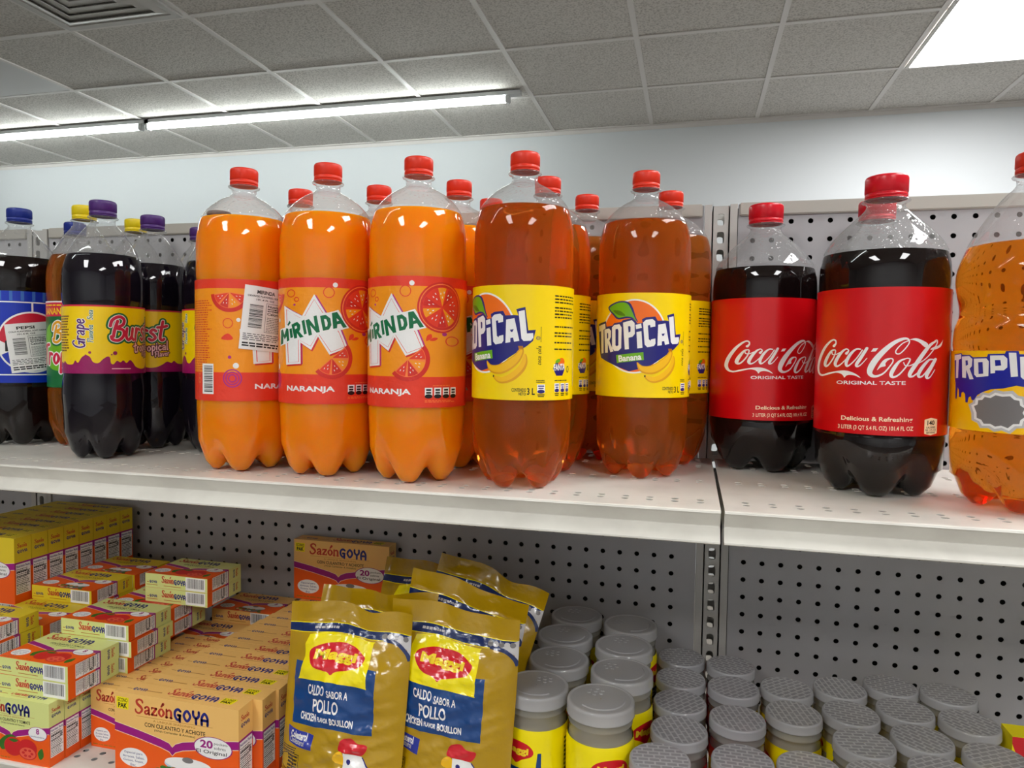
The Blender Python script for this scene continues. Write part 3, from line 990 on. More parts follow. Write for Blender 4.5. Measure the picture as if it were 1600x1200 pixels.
def clear_liquid(name, absorb, density, haze=(0.95, 0.30, 0.02, 1), amount=0.2):
    m, nt, o = custom(name)
    g = nt.nodes.new('ShaderNodeBsdfGlass')
    g.inputs['IOR'].default_value = 1.38
    g.inputs['Roughness'].default_value = 0.0
    va = nt.nodes.new('ShaderNodeVolumeAbsorption')
    va.inputs[0].default_value = absorb
    va.inputs[1].default_value = density
    d = nt.nodes.new('ShaderNodeBsdfDiffuse')
    d.inputs[0].default_value = haze
    t = nt.nodes.new('ShaderNodeBsdfTranslucent')
    t.inputs[0].default_value = haze
    m1, m2 = nt.nodes.new('ShaderNodeMixShader'), nt.nodes.new('ShaderNodeMixShader')
    m2.inputs[0].default_value = amount
    nt.links.new(d.outputs[0], m1.inputs[1])
    nt.links.new(t.outputs[0], m1.inputs[2])
    nt.links.new(g.outputs[0], m2.inputs[1])
    nt.links.new(m1.outputs[0], m2.inputs[2])
    nt.links.new(m2.outputs[0], o.inputs['Surface'])
    nt.links.new(va.outputs[0], o.inputs['Volume'])
    return m


def cloudy_liquid(name, col):
    m = mat(name, col, 0.04, 0.5)
    p = m.node_tree.nodes['Principled BSDF']
    p.inputs['Subsurface Weight'].default_value = 1.0
    p.inputs['Subsurface Radius'].default_value = (1.0, 0.45, 0.1)
    p.inputs['Subsurface Scale'].default_value = 0.05
    return m


L_amber = clear_liquid('amber_soda', (0.985, 0.62, 0.03, 1), 26, (1.0, 0.32, 0.02, 1), 0.2)
L_amber2 = clear_liquid('light_amber_soda', (0.99, 0.74, 0.03, 1), 38, (0.98, 0.32, 0.01, 1), 0.14)
L_orange = cloudy_liquid('cloudy_orange_soda', (1.0, 0.25, 0.002, 1))
L_cola = mat('cola_soda', (0.006, 0.003, 0.003, 1), 0.03, 0.5)
L_grape = mat('grape_soda', (0.006, 0.004, 0.008, 1), 0.03, 0.5)
M_cap = {'red': mat('cap_plastic_red', rgb(226, 46, 14), 0.4), 'cred': mat('cap_plastic_cherry', rgb(214, 10, 34), 0.3), 'blue': mat('cap_plastic_blue', rgb(16, 40, 130), 0.35),
         'yellow': mat('cap_plastic_yellow', rgb(226, 200, 10), 0.35), 'purple': mat('cap_plastic_purple', rgb(74, 34, 110), 0.35), 'dark': mat('cap_plastic_dark', rgb(24, 22, 44), 0.35)}

# profiles (r, z from the foot) above the base; then neck
PROF = {
    'tall': dict(R=.0565, H=.372, cap=.0165, level=.308, lab=(.0985, .222),
                 body=[(.0565, .075), (.0566, .084), (.0562, .088), (.0562, .2335), (.0567, .24), (.0567, .272), (.0562, .284), (.0543, .296), (.051, .3075), (.0445, .3175), (.036, .326), (.027, .3325), (.0185, .337), (.0145, .3405)]),
    'slim': dict(R=.0490, H=.346, cap=.0165, level=.272, lab=(.1146, .204),
                 body=[(.0505, .07), (.0515, .085), (.0508, .1), (.0492, .112), (.0488, .115), (.0488, .2045), (.0502, .212), (.0505, .235), (.0495, .25), (.0465, .263), (.042, .275), (.0345, .290), (.0265, .302), (.0195, .311), (.0148, .3165)]),
    'slim2': dict(R=.0500, H=.360, cap=.0165, level=.284, lab=(.09, .215),
                  body=[(.0505, .07), (.0508, .084), (.0498, .089), (.0498, .216), (.0508, .224), (.051, .246), (.05, .262), (.0465, .277), (.041, .290), (.0335, .303), (.0255, .316), (.0185, .325), (.0148, .3305)]),
    'cola2': dict(R=.0550, H=.358, cap=.0165, level=.282, lab=(.095, .23),
                  body=[(.0555, .075), (.0558, .088), (.0548, .094), (.0548, .2312), (.0558, .238), (.0558, .25), (.0545, .266), (.0505, .28), (.044, .293), (.035, .306), (.0255, .317), (.0185, .325), (.0148, .3295)]),
    'squat': dict(R=.0660, H=.348, cap=.0215, level=.262, lab=(.069, .222),
                  body=[(.066, .06), (.066, .066), (.0657, .0665), (.0657, .2235), (.0660, .228), (.066, .24), (.065, .252), (.0615, .265), (.0555, .276), (.047, .286), (.0375, .2955), (.0285, .304), (.0225, .310), (.0195, .3145)]),
    'waist': dict(R=.0660, H=.353, cap=.0185, level=.262, lab=(.0794, .157),
                  body=[(.0665, .06), (.0665, .075), (.0658, .079), (.0658, .158), (.0665, .165), (.0655, .18), (.062, .192), (.0618, .200), (.064, .212), (.0662, .226), (.0655, .238), (.0615, .252), (.0545, .268), (.0455, .284), (.0355, .300), (.0265, .312), (.0195, .3185), (.0168, .3225)]),
}


def petal_profile(P, d, top):
    """rings of (foot point, valley point); d = inset; top = height the profile stops at"""
    body = P['body']
    R, zb = body[0]
    foot = [(0.0, .020), (.16, .019), (.36, .012), (.50, .003), (.58, .0), (.70, .0015), (.83, .011), (.92, .027), (.975, .30 * zb / .6), (1.0, zb)]
    val = [(0.0, .020), (.16, .0205), (.36, .019), (.50, .017), (.60, .017), (.72, .021), (.84, .031), (.92, .042), (.98, .058 * zb / .075), (1.0, zb)]
    F = [(max(0.0, r * R - (d if r > 0.3 else 0)), z + d) for r, z in foot]
    V = [(max(0.0, r * R - (d if r > 0.3 else 0)), z + d) for r, z in val]
    pts = [b for b in body]
    # smooth the body
    sm = []
    for i in range(len(pts) - 1):
        a, b = pts[i], pts[i + 1]
        straight = abs(a[0] - b[0]) < 1e-6
        L = math.dist(a, b)
        p, q = pts[max(0, i - 1)], pts[min(len(pts) - 1, i + 2)]
        lp, lq = math.dist(a, p), math.dist(b, q)
        p = tuple(a[k] + (p[k] - a[k]) * min(1, L / max(lp, 1e-9)) for k in (0, 1))
        q = tuple(b[k] + (q[k] - b[k]) * min(1, L / max(lq, 1e-9)) for k in (0, 1))
        seg = [a] if straight else cr([p, a, b, q], 4)[4:8]
        sm += seg
    sm.append(pts[-1])
    up = []
    for r, z in sm[1:]:
        if z > top:
            r0, z0 = up[-1][0] + d, up[-1][1]
            t = (top - z0) / max(1e-6, z - z0)
            up.append((r0 + (r - r0) * t - d, top))
            break
        up.append((r - d, z))
    return F, V, up


def petal_mesh(name, P, d, top, mats, wet=None, close=False, neck=None, n=100):
    F, V, up = petal_profile(P, d, top)
    verts, faces, mi = [], [], []
    rings = []
    for k in range(len(F)):
        rings.append((F[k], V[k]))
    for p in up + (neck or []):
        rings.append((p, p))
    for k, (f, v) in enumerate(rings):
        for i in range(n):
            a = 2 * PI * i / n
            c = 0.5 + 0.5 * math.cos(5 * a)
            c = c ** 0.6
            c = c * c * (3 - 2 * c)
            r, z = v[0] + (f[0] - v[0]) * c, v[1] + (f[1] - v[1]) * c
            verts.append((r * math.sin(a), -r * math.cos(a), z))
    for k in range(len(rings) - 1):
        for i in range(n):
            q = (i + 1) % n
            faces.append((k * n + i, k * n + q, (k + 1) * n + q, (k + 1) * n + i))
            mi.append(1 if (wet is not None and rings[k][0][1] >= wet - 1e-6) else 0)
    if close:
        b = (len(rings) - 1) * n
        faces.append(tuple(range(b, b + n)))
        mi.append(0)
    me = mesh(name, verts, faces, mats, mi, True)
    bm = bmesh.new()
    bm.from_mesh(me)
    bmesh.ops.remove_doubles(bm, verts=bm.verts[:], dist=1e-6)
    bmesh.ops.recalc_face_normals(bm, faces=bm.faces[:])
    bm.to_mesh(me)
    bm.free()
    if close:
        me.polygons[len(me.polygons) - 1].use_smooth = False
        for p in me.polygons:
            if len(p.vertices) > 20:
                p.use_smooth = False
    return me


def cap_mesh(P, m):
    r, H = P['cap'], P['H']
    hz = .0195 if r < .02 else .024
    z0 = H - hz
    pr = [(r * .9, z0), (r, z0 + .0008), (r, z0 + .004), (r * .965, z0 + .0045), (r * .965, z0 + .0055), (r, z0 + .006), (r, H - .003), (r * .985, H - .0012), (r * .93, H - .0002), (r * .9, H), (r * .3, H), (0.0005, H)]
    Vv, F, I = lathe(pr, 128, mod=lambda i, j: (1.012 if i % 2 else 0.99) if 5 <= j <= 6 else 1)
    me = mesh('cap', Vv, F, m, None, False)
    for p in me.polygons:
        p.use_smooth = abs(p.normal.z) < 0.5
    return me, z0


_proto = {}


def bottle_meshes(kind, liquid, capcol, label):
    P = PROF[kind]
    key = (kind, liquid.name, capcol, label.name if label else '')
    if key in _proto:
        return _proto[key]
    cm, z0 = cap_mesh(P, M_cap[capcol])
    r, tz = P['body'][-1]
    rc = P['cap']
    neck = [(r, z0 - .0045), (rc * 1.1, z0 - .0038), (rc * 1.14, z0 - .0028), (rc * 1.1, z0 - .0018), (r, z0 - .0012), (r, z0 + .004)]
    k2 = (kind, 'shell')
    if k2 not in _proto:
        _proto[k2] = petal_mesh('bottle_shell', P, 0.0, 9, [M_pet, M_wet], wet=P['level'], neck=neck)
    k3 = (kind, liquid.name)
    if k3 not in _proto:
        _proto[k3] = petal_mesh('liquid', P, 0.0009, P['level'], [liquid], close=True)
    # tamper ring
    k4 = (kind, capcol, 'ring')
    if k4 not in _proto:
        Vv, F, I = lathe([(rc * .93, z0 - .0012), (rc * 1.0, z0 - .001), (rc * 1.0, z0 + .0002), (rc * .9, z0 + .0004)], 64)
        _proto[k4] = mesh('tamper_ring', Vv, F, M_cap[capcol], None, True)
    _proto[key] = (_proto[k2], _proto[k3], cm, _proto[k4], label)
    return _proto[key]


ZS, ZL = 1.199, 0.843        # the two shelf decks


def facing(x, y):
    dx, dy = CAM[0] - x, CAM[1] - y
    return math.atan2(dx, -dy)


def bottle(kind, liquid, capcol, label, x, y, turn, text, group):
    sh, li, cm, rg, lb = bottle_meshes(kind, liquid, capcol, label)
    o = empty('soda_bottle', (x, y, ZS), facing(x, y) + turn)
    tag(o, text, 'bottle', group)
    new_obj('bottle_shell', sh, o)
    new_obj('liquid', li, o)
    new_obj('cap', cm, o)
    new_obj('tamper_ring', rg, o)
    if lb:
        new_obj('label_wrap', lb, o)
    return o

# ================================================================== the room
ZC, ZF, YW = 2.756, 0.0, 3.42
RX0, RX1, RY0 = -7.0, 4.2, -4.4


def quad_obj(name, pts, m):
    return new_obj(name, mesh(name, pts, [(0, 1, 2, 3)], m))


tag(quad_obj('floor', [(RX0, RY0, ZF), (RX1, RY0, ZF), (RX1, YW, ZF), (RX0, YW, ZF)], M_floor), kind='structure')
tag(quad_obj('ceiling', [(RX0, RY0, ZC), (RX0, YW, ZC), (RX1, YW, ZC), (RX1, RY0, ZC)], M_tile), kind='structure')
tag(quad_obj('wall_back', [(RX0, YW, ZF), (RX1, YW, ZF), (RX1, YW, ZC), (RX0, YW, ZC)], M_wall), kind='structure')
tag(quad_obj('wall_front', [(RX0, RY0, ZF), (RX0, RY0, ZC), (RX1, RY0, ZC), (RX1, RY0, ZF)], M_wall), kind='structure')
tag(quad_obj('wall_left', [(RX0, RY0, ZF), (RX0, YW, ZF), (RX0, YW, ZC), (RX0, RY0, ZC)], M_wall), kind='structure')
tag(quad_obj('wall_right', [(RX1, RY0, ZF), (RX1, RY0, ZC), (RX1, YW, ZC), (RX1, YW, ZF)], M_wall), kind='structure')
# suspended ceiling grid and the wall angle
TX, TY, TP = 0.334, 2.79, 0.61
bm = bmesh.new()
k = -12
while TX + k * TP < RX1:
    x = TX + k * TP
    if x > RX0:
        add_box(bm, x - .012, x + .012, RY0, YW, ZC - .006, ZC - .0005)
    k += 1
k = 0
while TY - k * TP > RY0:
    y = TY - k * TP
    add_box(bm, RX0, RX1, y - .012, y + .012, ZC - .0055, ZC - .0006)
    k += 1
tag(new_obj('trim_1', bm_mesh('ceiling_grid', bm, M_tbar)), kind='structure')
bm = bmesh.new()
add_box(bm, RX0, RX1, YW - .024, YW - .001, ZC - .007, ZC - .0008)
add_box(bm, RX0, RX1, YW - .004, YW - .001, ZC - .03, ZC - .001)
tag(new_obj('trim_2', bm_mesh('wall_angle', bm, M_tbar)), kind='structure')


def frame_bm(w, d, fw, h):
    bm = bmesh.new()
    for b in ((-w / 2, w / 2, -d / 2, -d / 2 + fw), (-w / 2, w / 2, d / 2 - fw, d / 2), (-w / 2, -w / 2 + fw, -d / 2 + fw, d / 2 - fw), (w / 2 - fw, w / 2, -d / 2 + fw, d / 2 - fw)):
        add_box(bm, b[0], b[1], b[2], b[3], -h, 0)
    return bm


def troffer(x, y, w, d, text, group=None):
    t = tag(empty('ceiling_light', (x, y, ZC - .008)), text, 'light', group)
    new_obj('frame', bm_mesh('frame', frame_bm(w - .026, d - .026, .016, .008), M_tbar), t)
    W, D = w - .06, d - .06
    V = [(-W / 2, -D / 2, -.003), (W / 2, -D / 2, -.003), (W / 2, D / 2, -.003), (-W / 2, D / 2, -.003),
         (-W / 2, -D / 2, 0), (W / 2, -D / 2, 0), (W / 2, D / 2, 0), (-W / 2, D / 2, 0)]
    new_obj('diffuser', mesh('diffuser', V, [(3, 2, 1, 0), (4, 5, 6, 7), (0, 1, 5, 4), (1, 2, 6, 5), (2, 3, 7, 6), (3, 0, 4, 7)], M_lens), t)
    return t


troffer(TX + 1.5 * TP, TY - TP, TP, 2 * TP, 'bright square troffer panel set in the ceiling above the cola bottles')
for x, y, lab in ((TX + 1.5 * TP, TY - 5 * TP, 'lit ceiling panel out of view over the front aisle, nearest the shelf'),
                  (TX + 1.5 * TP, TY - 9 * TP, 'lit ceiling panel out of view over the front aisle, right-hand end'),
                  (TX - 2.5 * TP, TY - 9 * TP, 'lit ceiling panel out of view over the front aisle, left-hand end')):  # the two far panels are unseen lamps added to light the bottle fronts
    troffer(x, y, TP, 2 * TP, lab)


def tube_lamp(x0, x1, y, z, text, along='x'):
    L = x1 - x0
    t = tag(empty('tube_light', ((x0 + x1) / 2, y, z), 0 if along == 'x' else PI / 2), text, 'light')
    n = 20
    V, F = [], []
    for s in (-1, 1):
        for i in range(n):
            a = 2 * PI * i / n
            V.append((s * (L / 2 - .022), .016 * math.sin(a), .016 * math.cos(a)))
    for i in range(n):
        F.append((i, (i + 1) % n, n + (i + 1) % n, n + i))
    F += [tuple(range(n)), tuple(range(n, 2 * n))]
    bm = bmesh.new()
    bm.from_mesh(mesh('x', V, F, M_tube))
    new_obj('tube', bm_mesh('tube', bm, M_tube, True), t)
    for s in (-1, 1):
        bm = bmesh.new()
        add_box(bm, -.011, .011, -.02, .02, -.02, .02)
        bmesh.ops.bevel(bm, geom=bm.edges[:], offset=.004, segments=2, affect='EDGES')
        new_obj('end_cap', bm_mesh('end_cap', bm, M_alu), t, (s * (L / 2 - .011), 0, 0))
    bm = bmesh.new()
    add_box(bm, -L / 2, L / 2 + .06, -.024, .024, .018, ZC - z - .007)
    new_obj('mounting_rail', bm_mesh('mounting_rail', bm, M_alu), t)
    return t


tube_lamp(-3.30, -.985, 2.69, ZC - .046, 'long bare LED tube on the ceiling, ending above the orange soda')
tube_lamp(-3.30, -.985, -1.25, ZC - .046, 'bare LED tube out of view over the front aisle')
tube_lamp(-5.64, -3.33, 2.69, ZC - .046, 'bare LED tube on the ceiling running out of view at far left')

# square supply-air diffuser
vx, vy = TX - 4.5 * TP, TY - 2.5 * TP
v = tag(empty('ceiling_vent', (vx, vy, ZC - .002)), 'square stepped air diffuser in the ceiling grid at upper left', 'vent')
new_obj('frame', bm_mesh('frame', frame_bm(TP - .03, TP - .03, .03, .012), M_vent), v)
for i, s in enumerate((.27, .222, .172, .122, .072)):
    ws = s * 2
    V, F = [], []
    for q, (r, z) in enumerate(((s, -.004), (s - .052, -.018 + .002 * i), (s - .054, -.016 + .002 * i), (s - .004, -.001))):
        r = max(r, .012)
        V += [(-r, -r, z), (r, -r, z), (r, r, z), (-r, r, z)]
    for q in range(3):
        for e in range(4):
            n = (e + 1) % 4
            F.append((q * 4 + e, q * 4 + n, q * 4 + 4 + n, q * 4 + 4 + e))
    if i == 4:
        F.append((4, 5, 6, 7))
    new_obj('louvre', mesh('louvre', V, F, M_vent), v)
bx = box_obj('ceiling_panel', TX - 7 * TP + .014, TX - 6 * TP - .014, TY - 2 * TP + .014, TY - TP - .014, ZC - .005, ZC - .001, M_plain)
tag(bx, 'smooth blank panel filling one ceiling square at the left edge', 'panel')


# ================================================================== the gondola
def perforated(name, xs, ys, holes, mats, mapf, kind='round', rx=.0036, ry=.0036, depth=.001, seg=10):
    """sheet of cells xs x ys with a hole in every cell (i, j) where holes(i, j); real openings with short walls"""
    V, F = [], []
    idx = {}

    def vert(x, y, d=0.0):
        key = (round(x, 6), round(y, 6), round(d, 6))
        if key not in idx:
            idx[key] = len(V)
            V.append(mapf(x, y, d))
        return idx[key]
    for i in range(len(xs) - 1):
        for j in range(len(ys) - 1):
            x0, x1, y0, y1 = xs[i], xs[i + 1], ys[j], ys[j + 1]
            q = [vert(x0, y0), vert(x1, y0), vert(x1, y1), vert(x0, y1)]
            if not holes(i, j):
                F.append(tuple(q))
                continue
            cx, cy = (x0 + x1) / 2, (y0 + y1) / 2
            ring, back = [], []
            for k in range(seg):
                a = -3 * PI / 4 + 2 * PI * k / seg
                if kind == 'round':
                    px, py = cx + rx * math.cos(a), cy + ry * math.sin(a)
                else:
                    c, s = math.cos(a), math.sin(a)
                    n = 5.0
                    l = (abs(c) ** n + abs(s) ** n) ** (-1 / n)
                    px, py = cx + rx * l * c, cy + ry * l * s
                ring.append(vert(px, py))
                back.append(vert(px, py, depth))
            qt = seg // 4
            for e in range(4):
                a, b = e * qt, (e + 1) * qt
                arc = [ring[t % seg] for t in range(a, b + 1)]
                F.append(tuple([q[e], q[(e + 1) % 4]] + arc[::-1]))
            for k in range(seg):
                n = (k + 1) % seg
                F.append((ring[k], back[k], back[n], ring[n]))
    return mesh(name, V, F, mats)


def peg_panel(name, x0, x1, z0, z1, hx, hz, label, rail):
    """hx, hz: position of one hole; holes every inch"""
    t = tag(empty(name, ((x0 + x1) / 2, 0, z0)), label, 'panel')
    cx = (x0 + x1) / 2

    def grid(a, b, h):
        k0 = math.ceil((a + .012 - h) / IN)
        k1 = math.floor((b - .012 - h) / IN)
        g = [h + (k - .5) * IN for k in range(k0, k1 + 2)]
        return [a] + g + [b]
    xs, zs = grid(x0, x1, hx), grid(z0, z1, hz)
    me = perforated('perforated_sheet', xs, zs, lambda i, j: 0 < i < len(xs) - 2 and 0 < j < len(zs) - 2, M_panel,
                    lambda x, z, d: (x - cx, d, z - z0), seg=12)
    new_obj('perforated_sheet', me, t)
    bm = bmesh.new()
    add_box(bm, x0 - cx, x1 - cx, .030, .034, 0, z1 - z0)
    new_obj('back_sheet', bm_mesh('back_sheet', bm, M_dark), t)
    if rail:
        bm = bmesh.new()
        add_box(bm, x0 - cx + .002, x1 - cx - .002, -.004, .036, z1 - z0 - .017, z1 - z0 + .0015)
        bmesh.ops.bevel(bm, geom=bm.edges[:], offset=.0015, segments=2, affect='EDGES')
        new_obj('top_rail', bm_mesh('top_rail', bm, M_rail), t)
    return t


ZSPLIT = 1.17
ZTOP = 1.5635
HX_R, HZ = .0763, 1.05
POST = (-1.1785, .0325, 1.2435)
bays = [(-2.376, POST[0] - .0235, POST[0] - .0763 + .0325, 'beyond the far left post'), (POST[0] + .0235, POST[1] - .0235, 0.0, 'between the two posts'), (POST[1] + .0235, POST[2] - .0235, HX_R, 'right of the post')]
for x0, x1, hx, wd in bays:
    peg_panel('pegboard_panel', x0, x1, ZSPLIT, ZTOP, hx, HZ + .0046, 'grey pegboard back of the upper shelf %s' % wd, True)
    peg_panel('pegboard_panel', x0, x1, .12, ZSPLIT - .001, hx, HZ, 'grey pegboard back of the lower shelf %s' % wd, False)

for px_, wd in zip(POST, ('far left, beside the yellow cartons', 'centre, left of the cola bottles', 'out of view at the right')):
    t = tag(empty('shelf_upright', (px_, 0, 0)), 'slotted steel upright post of the shelving, %s' % wd, 'post')
    zs = [0.02]
    k0 = math.ceil((.1 - (HZ + .0095)) / IN)
    zs += [HZ + .0095 + (k - .5) * IN for k in range(k0, 22) if HZ + .0095 + (k - .5) * IN < ZTOP - .004] + [ZTOP - .002]
    xs = [-.0115, -.0065, .0065, .0115]
    for nm, yy, sg in (('slotted_face', -.002, 1), ('rear_slotted_face', .046, -1)):
        me = perforated(nm, xs, zs, lambda i, j: i == 1 and 0 < j < len(zs) - 2, M_post, lambda x, z, d, yy=yy, sg=sg: (x, yy + sg * d, z), 'slot', .0050, .0082, .003, 16)
        new_obj(nm, me, t)
    bm = bmesh.new()
    for s in (-1, 1):
        add_box(bm, s * .0115 - (.0012 if s > 0 else 0), s * .0115 + (.0012 if s < 0 else 0), -.002, .046, .02, ZTOP - .002)
        # folded side lips
        a, b = sorted((s * .0125, s * .0225))
        add_box(bm, a, b, -.0035, .044, .02, ZTOP - (.0 if s < 0 else .0))
    new_obj('side_flanges', bm_mesh('side_flanges', bm, M_post), t)
bm = bmesh.new()


def shelf(x0, x1, z, depth, label):
    """steel shelf: perforated deck, folded front with a tilted price rail"""
    t = tag(empty('display_shelf', ((x0 + x1) / 2, 0, z)), label, 'shelf')
    W = x1 - x0
    n = int(W / IN)
    xs = [-W / 2] + [-W / 2 + (W - n * IN) / 2 + k * IN for k in range(n + 1)] + [W / 2]
    rows = [(depth - .032, 0), (depth - .045, 1), (depth - .15, 0), (depth - .163, 1), (depth - .268, 0), (depth - .281, 1), (.035, 0), (.022, 1)]
    ys, hole = [-depth], {}
    for d, odd in rows:
        ys += [-d - .0055, -d + .0055]
        hole[len(ys) - 2] = odd
    ys += [-.003]
    me = perforated('deck', xs, ys, lambda i, j: j in hole and 0 < i < len(xs) - 2, M_shelf,
                    lambda x, y, d: (x + (.006 if d < -1 else 0), y, -d), 'round', .0040, .0036, .0008, 12)
    new_obj('deck', me, t)
    # front: small roll, upper face falling back, price rail tilted up
    pr = [(-depth, 0.0), (-depth - .0018, -.0008), (-depth - .0024, -.0026), (-depth - .0006, -.0042), (-depth + .0105, -.0178), (-depth + .0105, -.0186), (-depth - .004, -.0302), (-depth - .0042, -.0318), (-depth - .003, -.0328), (-depth + .0125, -.0328), (-depth + .0125, -.0012)]
    V = [(s, y, zz) for s in (-W / 2, W / 2) for y, zz in pr]
    m = len(pr)
    F = [(i, i + 1, m + i + 1, m + i) for i in range(m - 1)] + [tuple(range(m)), tuple(range(2 * m - 1, m - 1, -1))]
    bm = bmesh.new()
    bm.from_mesh(mesh('x', V, F, M_shelf))
    new_obj('price_rail', bm_mesh('price_rail', bm, M_shelf), t)
    for s in (-1, 1):
        bm = bmesh.new()
        xx = s * (W / 2 - .004)
        v4 = [(-.006, -.0018), (-depth + .02, -.0018), (-depth + .02, -.03), (-.006, -.058)]
        vs = [[bm.verts.new((xx + e, y, zz)) for y, zz in v4] for e in (-.0012, .0012)]
        bm.faces.new(vs[0])
        bm.faces.new(vs[1][::-1])
        for i in range(4):
            bm.faces.new((vs[0][i], vs[1][i], vs[1][(i + 1) % 4], vs[0][(i + 1) % 4]))
        new_obj('bracket', bm_mesh('bracket', bm, M_shelf), t)
    return t


bm.free()
UD, LD = .359, .3985
SEAM = .0295
shelf(POST[0], SEAM - .0018, ZS, UD, 'upper shelf left of the seam, holding the orange and yellow-labelled sodas')
shelf(SEAM + .0018, POST[2], ZS, UD, 'upper shelf right of the seam, holding the cola bottles')
shelf(POST[0] - 1.2, POST[0] - .0036, ZS, UD, 'next length of upper shelf, out of view at far left')
shelf(POST[0], SEAM - .0018, ZL, LD, 'lower shelf left of the post, holding cartons and pouches')
shelf(SEAM + .0018, POST[2], ZL, LD, 'lower shelf right of the post, holding short jars')

# ================================================================== bottles on the upper shelf
LB = {'nar': art_naranja(), 'ban': art_banana(), 'cola': art_cola(), 'grape': art_grape(), 'burst': art_burst_green(), 'blue': art_blue(), 'torn': art_torn()}
NAR = ('tall', L_orange, 'red', LB['nar'])
BAN = ('tall', L_amber, 'red', LB['ban'])
COLA = ('squat', L_cola, 'cred', LB['cola'])
GRP = ('slim', L_grape, 'purple', LB['grape'])
GRD = ('slim', L_grape, 'dark', LB['grape'])
YBU = ('slim2', L_amber, 'yellow', LB['burst'])
BLU = ('cola2', L_cola, 'blue', LB['blue'])
WST = ('waist', L_amber2, 'red', LB['torn'])
def place_bottles(rows):
    out = []
    for (kd, lq, cp, lb), x, y, turn, text, grp in rows:
        out.append(bottle(kd, lq, cp, lb, x, y, turn, text, grp))
    return out


G_B, G_Y, G_G, G_O, G_A, G_C = ('cola bottles with blue labels', 'yellow-capped bottles', 'grape soda bottles', 'orange soda bottles', 'banana soda bottles', 'cola bottles with red labels')
made = place_bottles([
    (BLU, -1.005, -.190, 0.0, 'blue-capped dark cola bottle with a white import sticker, leftmost at the front', G_B),
    (NAR, -.549, -.282, 1.12, 'orange soda turned to its barcode side with a white import sticker', G_O),
    (BLU, -1.020, -.074, 0.2, 'blue-capped dark cola bottle hidden behind the front blue one', G_B),
    (YBU, -.894, -.180, -0.55, 'yellow-capped amber bottle with green label, beside the blue-labelled bottle', G_Y),
    (YBU, -.8995, -.072, 0.1, 'yellow-capped bottle behind the front grape soda, only cap and shoulder showing', G_Y),
    (GRP, -.781, -.262, 0.0, 'purple-capped grape soda at the front with its whole yellow label showing', G_G),
    (GRP, -.791, -.159, -1.15, 'purple-capped grape soda second in its row, behind the front grape bottle', G_G),
    (GRP, -.790, -.0530, 0.0, 'purple-capped grape soda at the back of its row, only the cap in clear view', G_G),
    (GRD, -.668, -.170, -.75, 'dark-capped grape soda squeezed against the first orange soda', G_G),
    (NAR, -.540, -.165, 0.4, 'orange soda behind the one with the white sticker', G_O),
    (NAR, -.4335, -.282, 0.0, 'middle front orange soda with its whole white M emblem showing', G_O),
    (NAR, -.421, -.165, 0.2, 'orange soda behind the middle front orange bottle', G_O),
    (NAR, -.3150, -.2865, -.26, 'front orange soda next to the yellow label, orange slice facing out', G_O),
    (NAR, -.3040, -.1720, 0.1, 'orange soda second in the row beside the yellow labels', G_O),
    (NAR, -.2930, -.0574, 0.1, 'orange soda at the back of the row beside the yellow labels, cap barely showing', G_O),
    (BAN, -.1895, -.2818, -.62, 'front amber banana soda with yellow label turned to its small print', G_A),
    (BAN, -.1865, -.1670, -.45, 'amber banana soda directly behind the front yellow-labelled one', G_A),
    (BAN, -.1520, -.0574, -.3, 'amber banana soda at the back, its cap showing between the two front yellow labels', G_A),
    (BAN, -.0625, -.1720, 0.0, 'amber banana soda with its whole fruit label facing out, left of the post', G_A),
    (BAN, -.0360, -.0574, -.5, 'amber banana soda tucked behind the whole fruit label, against the pegboard', G_A),
    (COLA, .0875, -.0670, .47, 'red-labelled cola further back, in front of the post', G_C),
    (COLA, .2005, -.1990, 0.0, 'large red-labelled cola bottle standing forward with its script facing out', G_C),
    (COLA, .2215, -.0670, 0.3, 'red-capped cola hidden behind the forward red-labelled bottle', G_C),
    (WST, .3235, -.252, 0.0, 'waisted amber bottle with torn-paper yellow label at the right edge', None)])
new_obj('sticker', sticker_mesh(.0548, 'PEPSI', 'COLA FLAVORED, SOFT DRINK', -12, 109, 56, 72, .12), made[0])
new_obj('sticker', sticker_mesh(.0565, 'MIRINDA', 'ORANGE FLAVORED, SOFT DRINK', -70, 150, 58, 76, -.1), made[1])


# ================================================================== cartons
def face_map(w, d, h, face):
    """metres; carton centred in x and y, standing on z = 0"""
    W, D = w / 2, d / 2
    return {'front': lambda u, v, e: (u - W, -D - e, v), 'back': lambda u, v, e: (W - u, D + e, v),
            'right': lambda u, v, e: (W + e, u - D, v), 'left': lambda u, v, e: (-W - e, D - u, v),
            'top': lambda u, v, e: (u - W, v - D, h + e), 'bottom': lambda u, v, e: (u - W, D - v, -e)}[face]


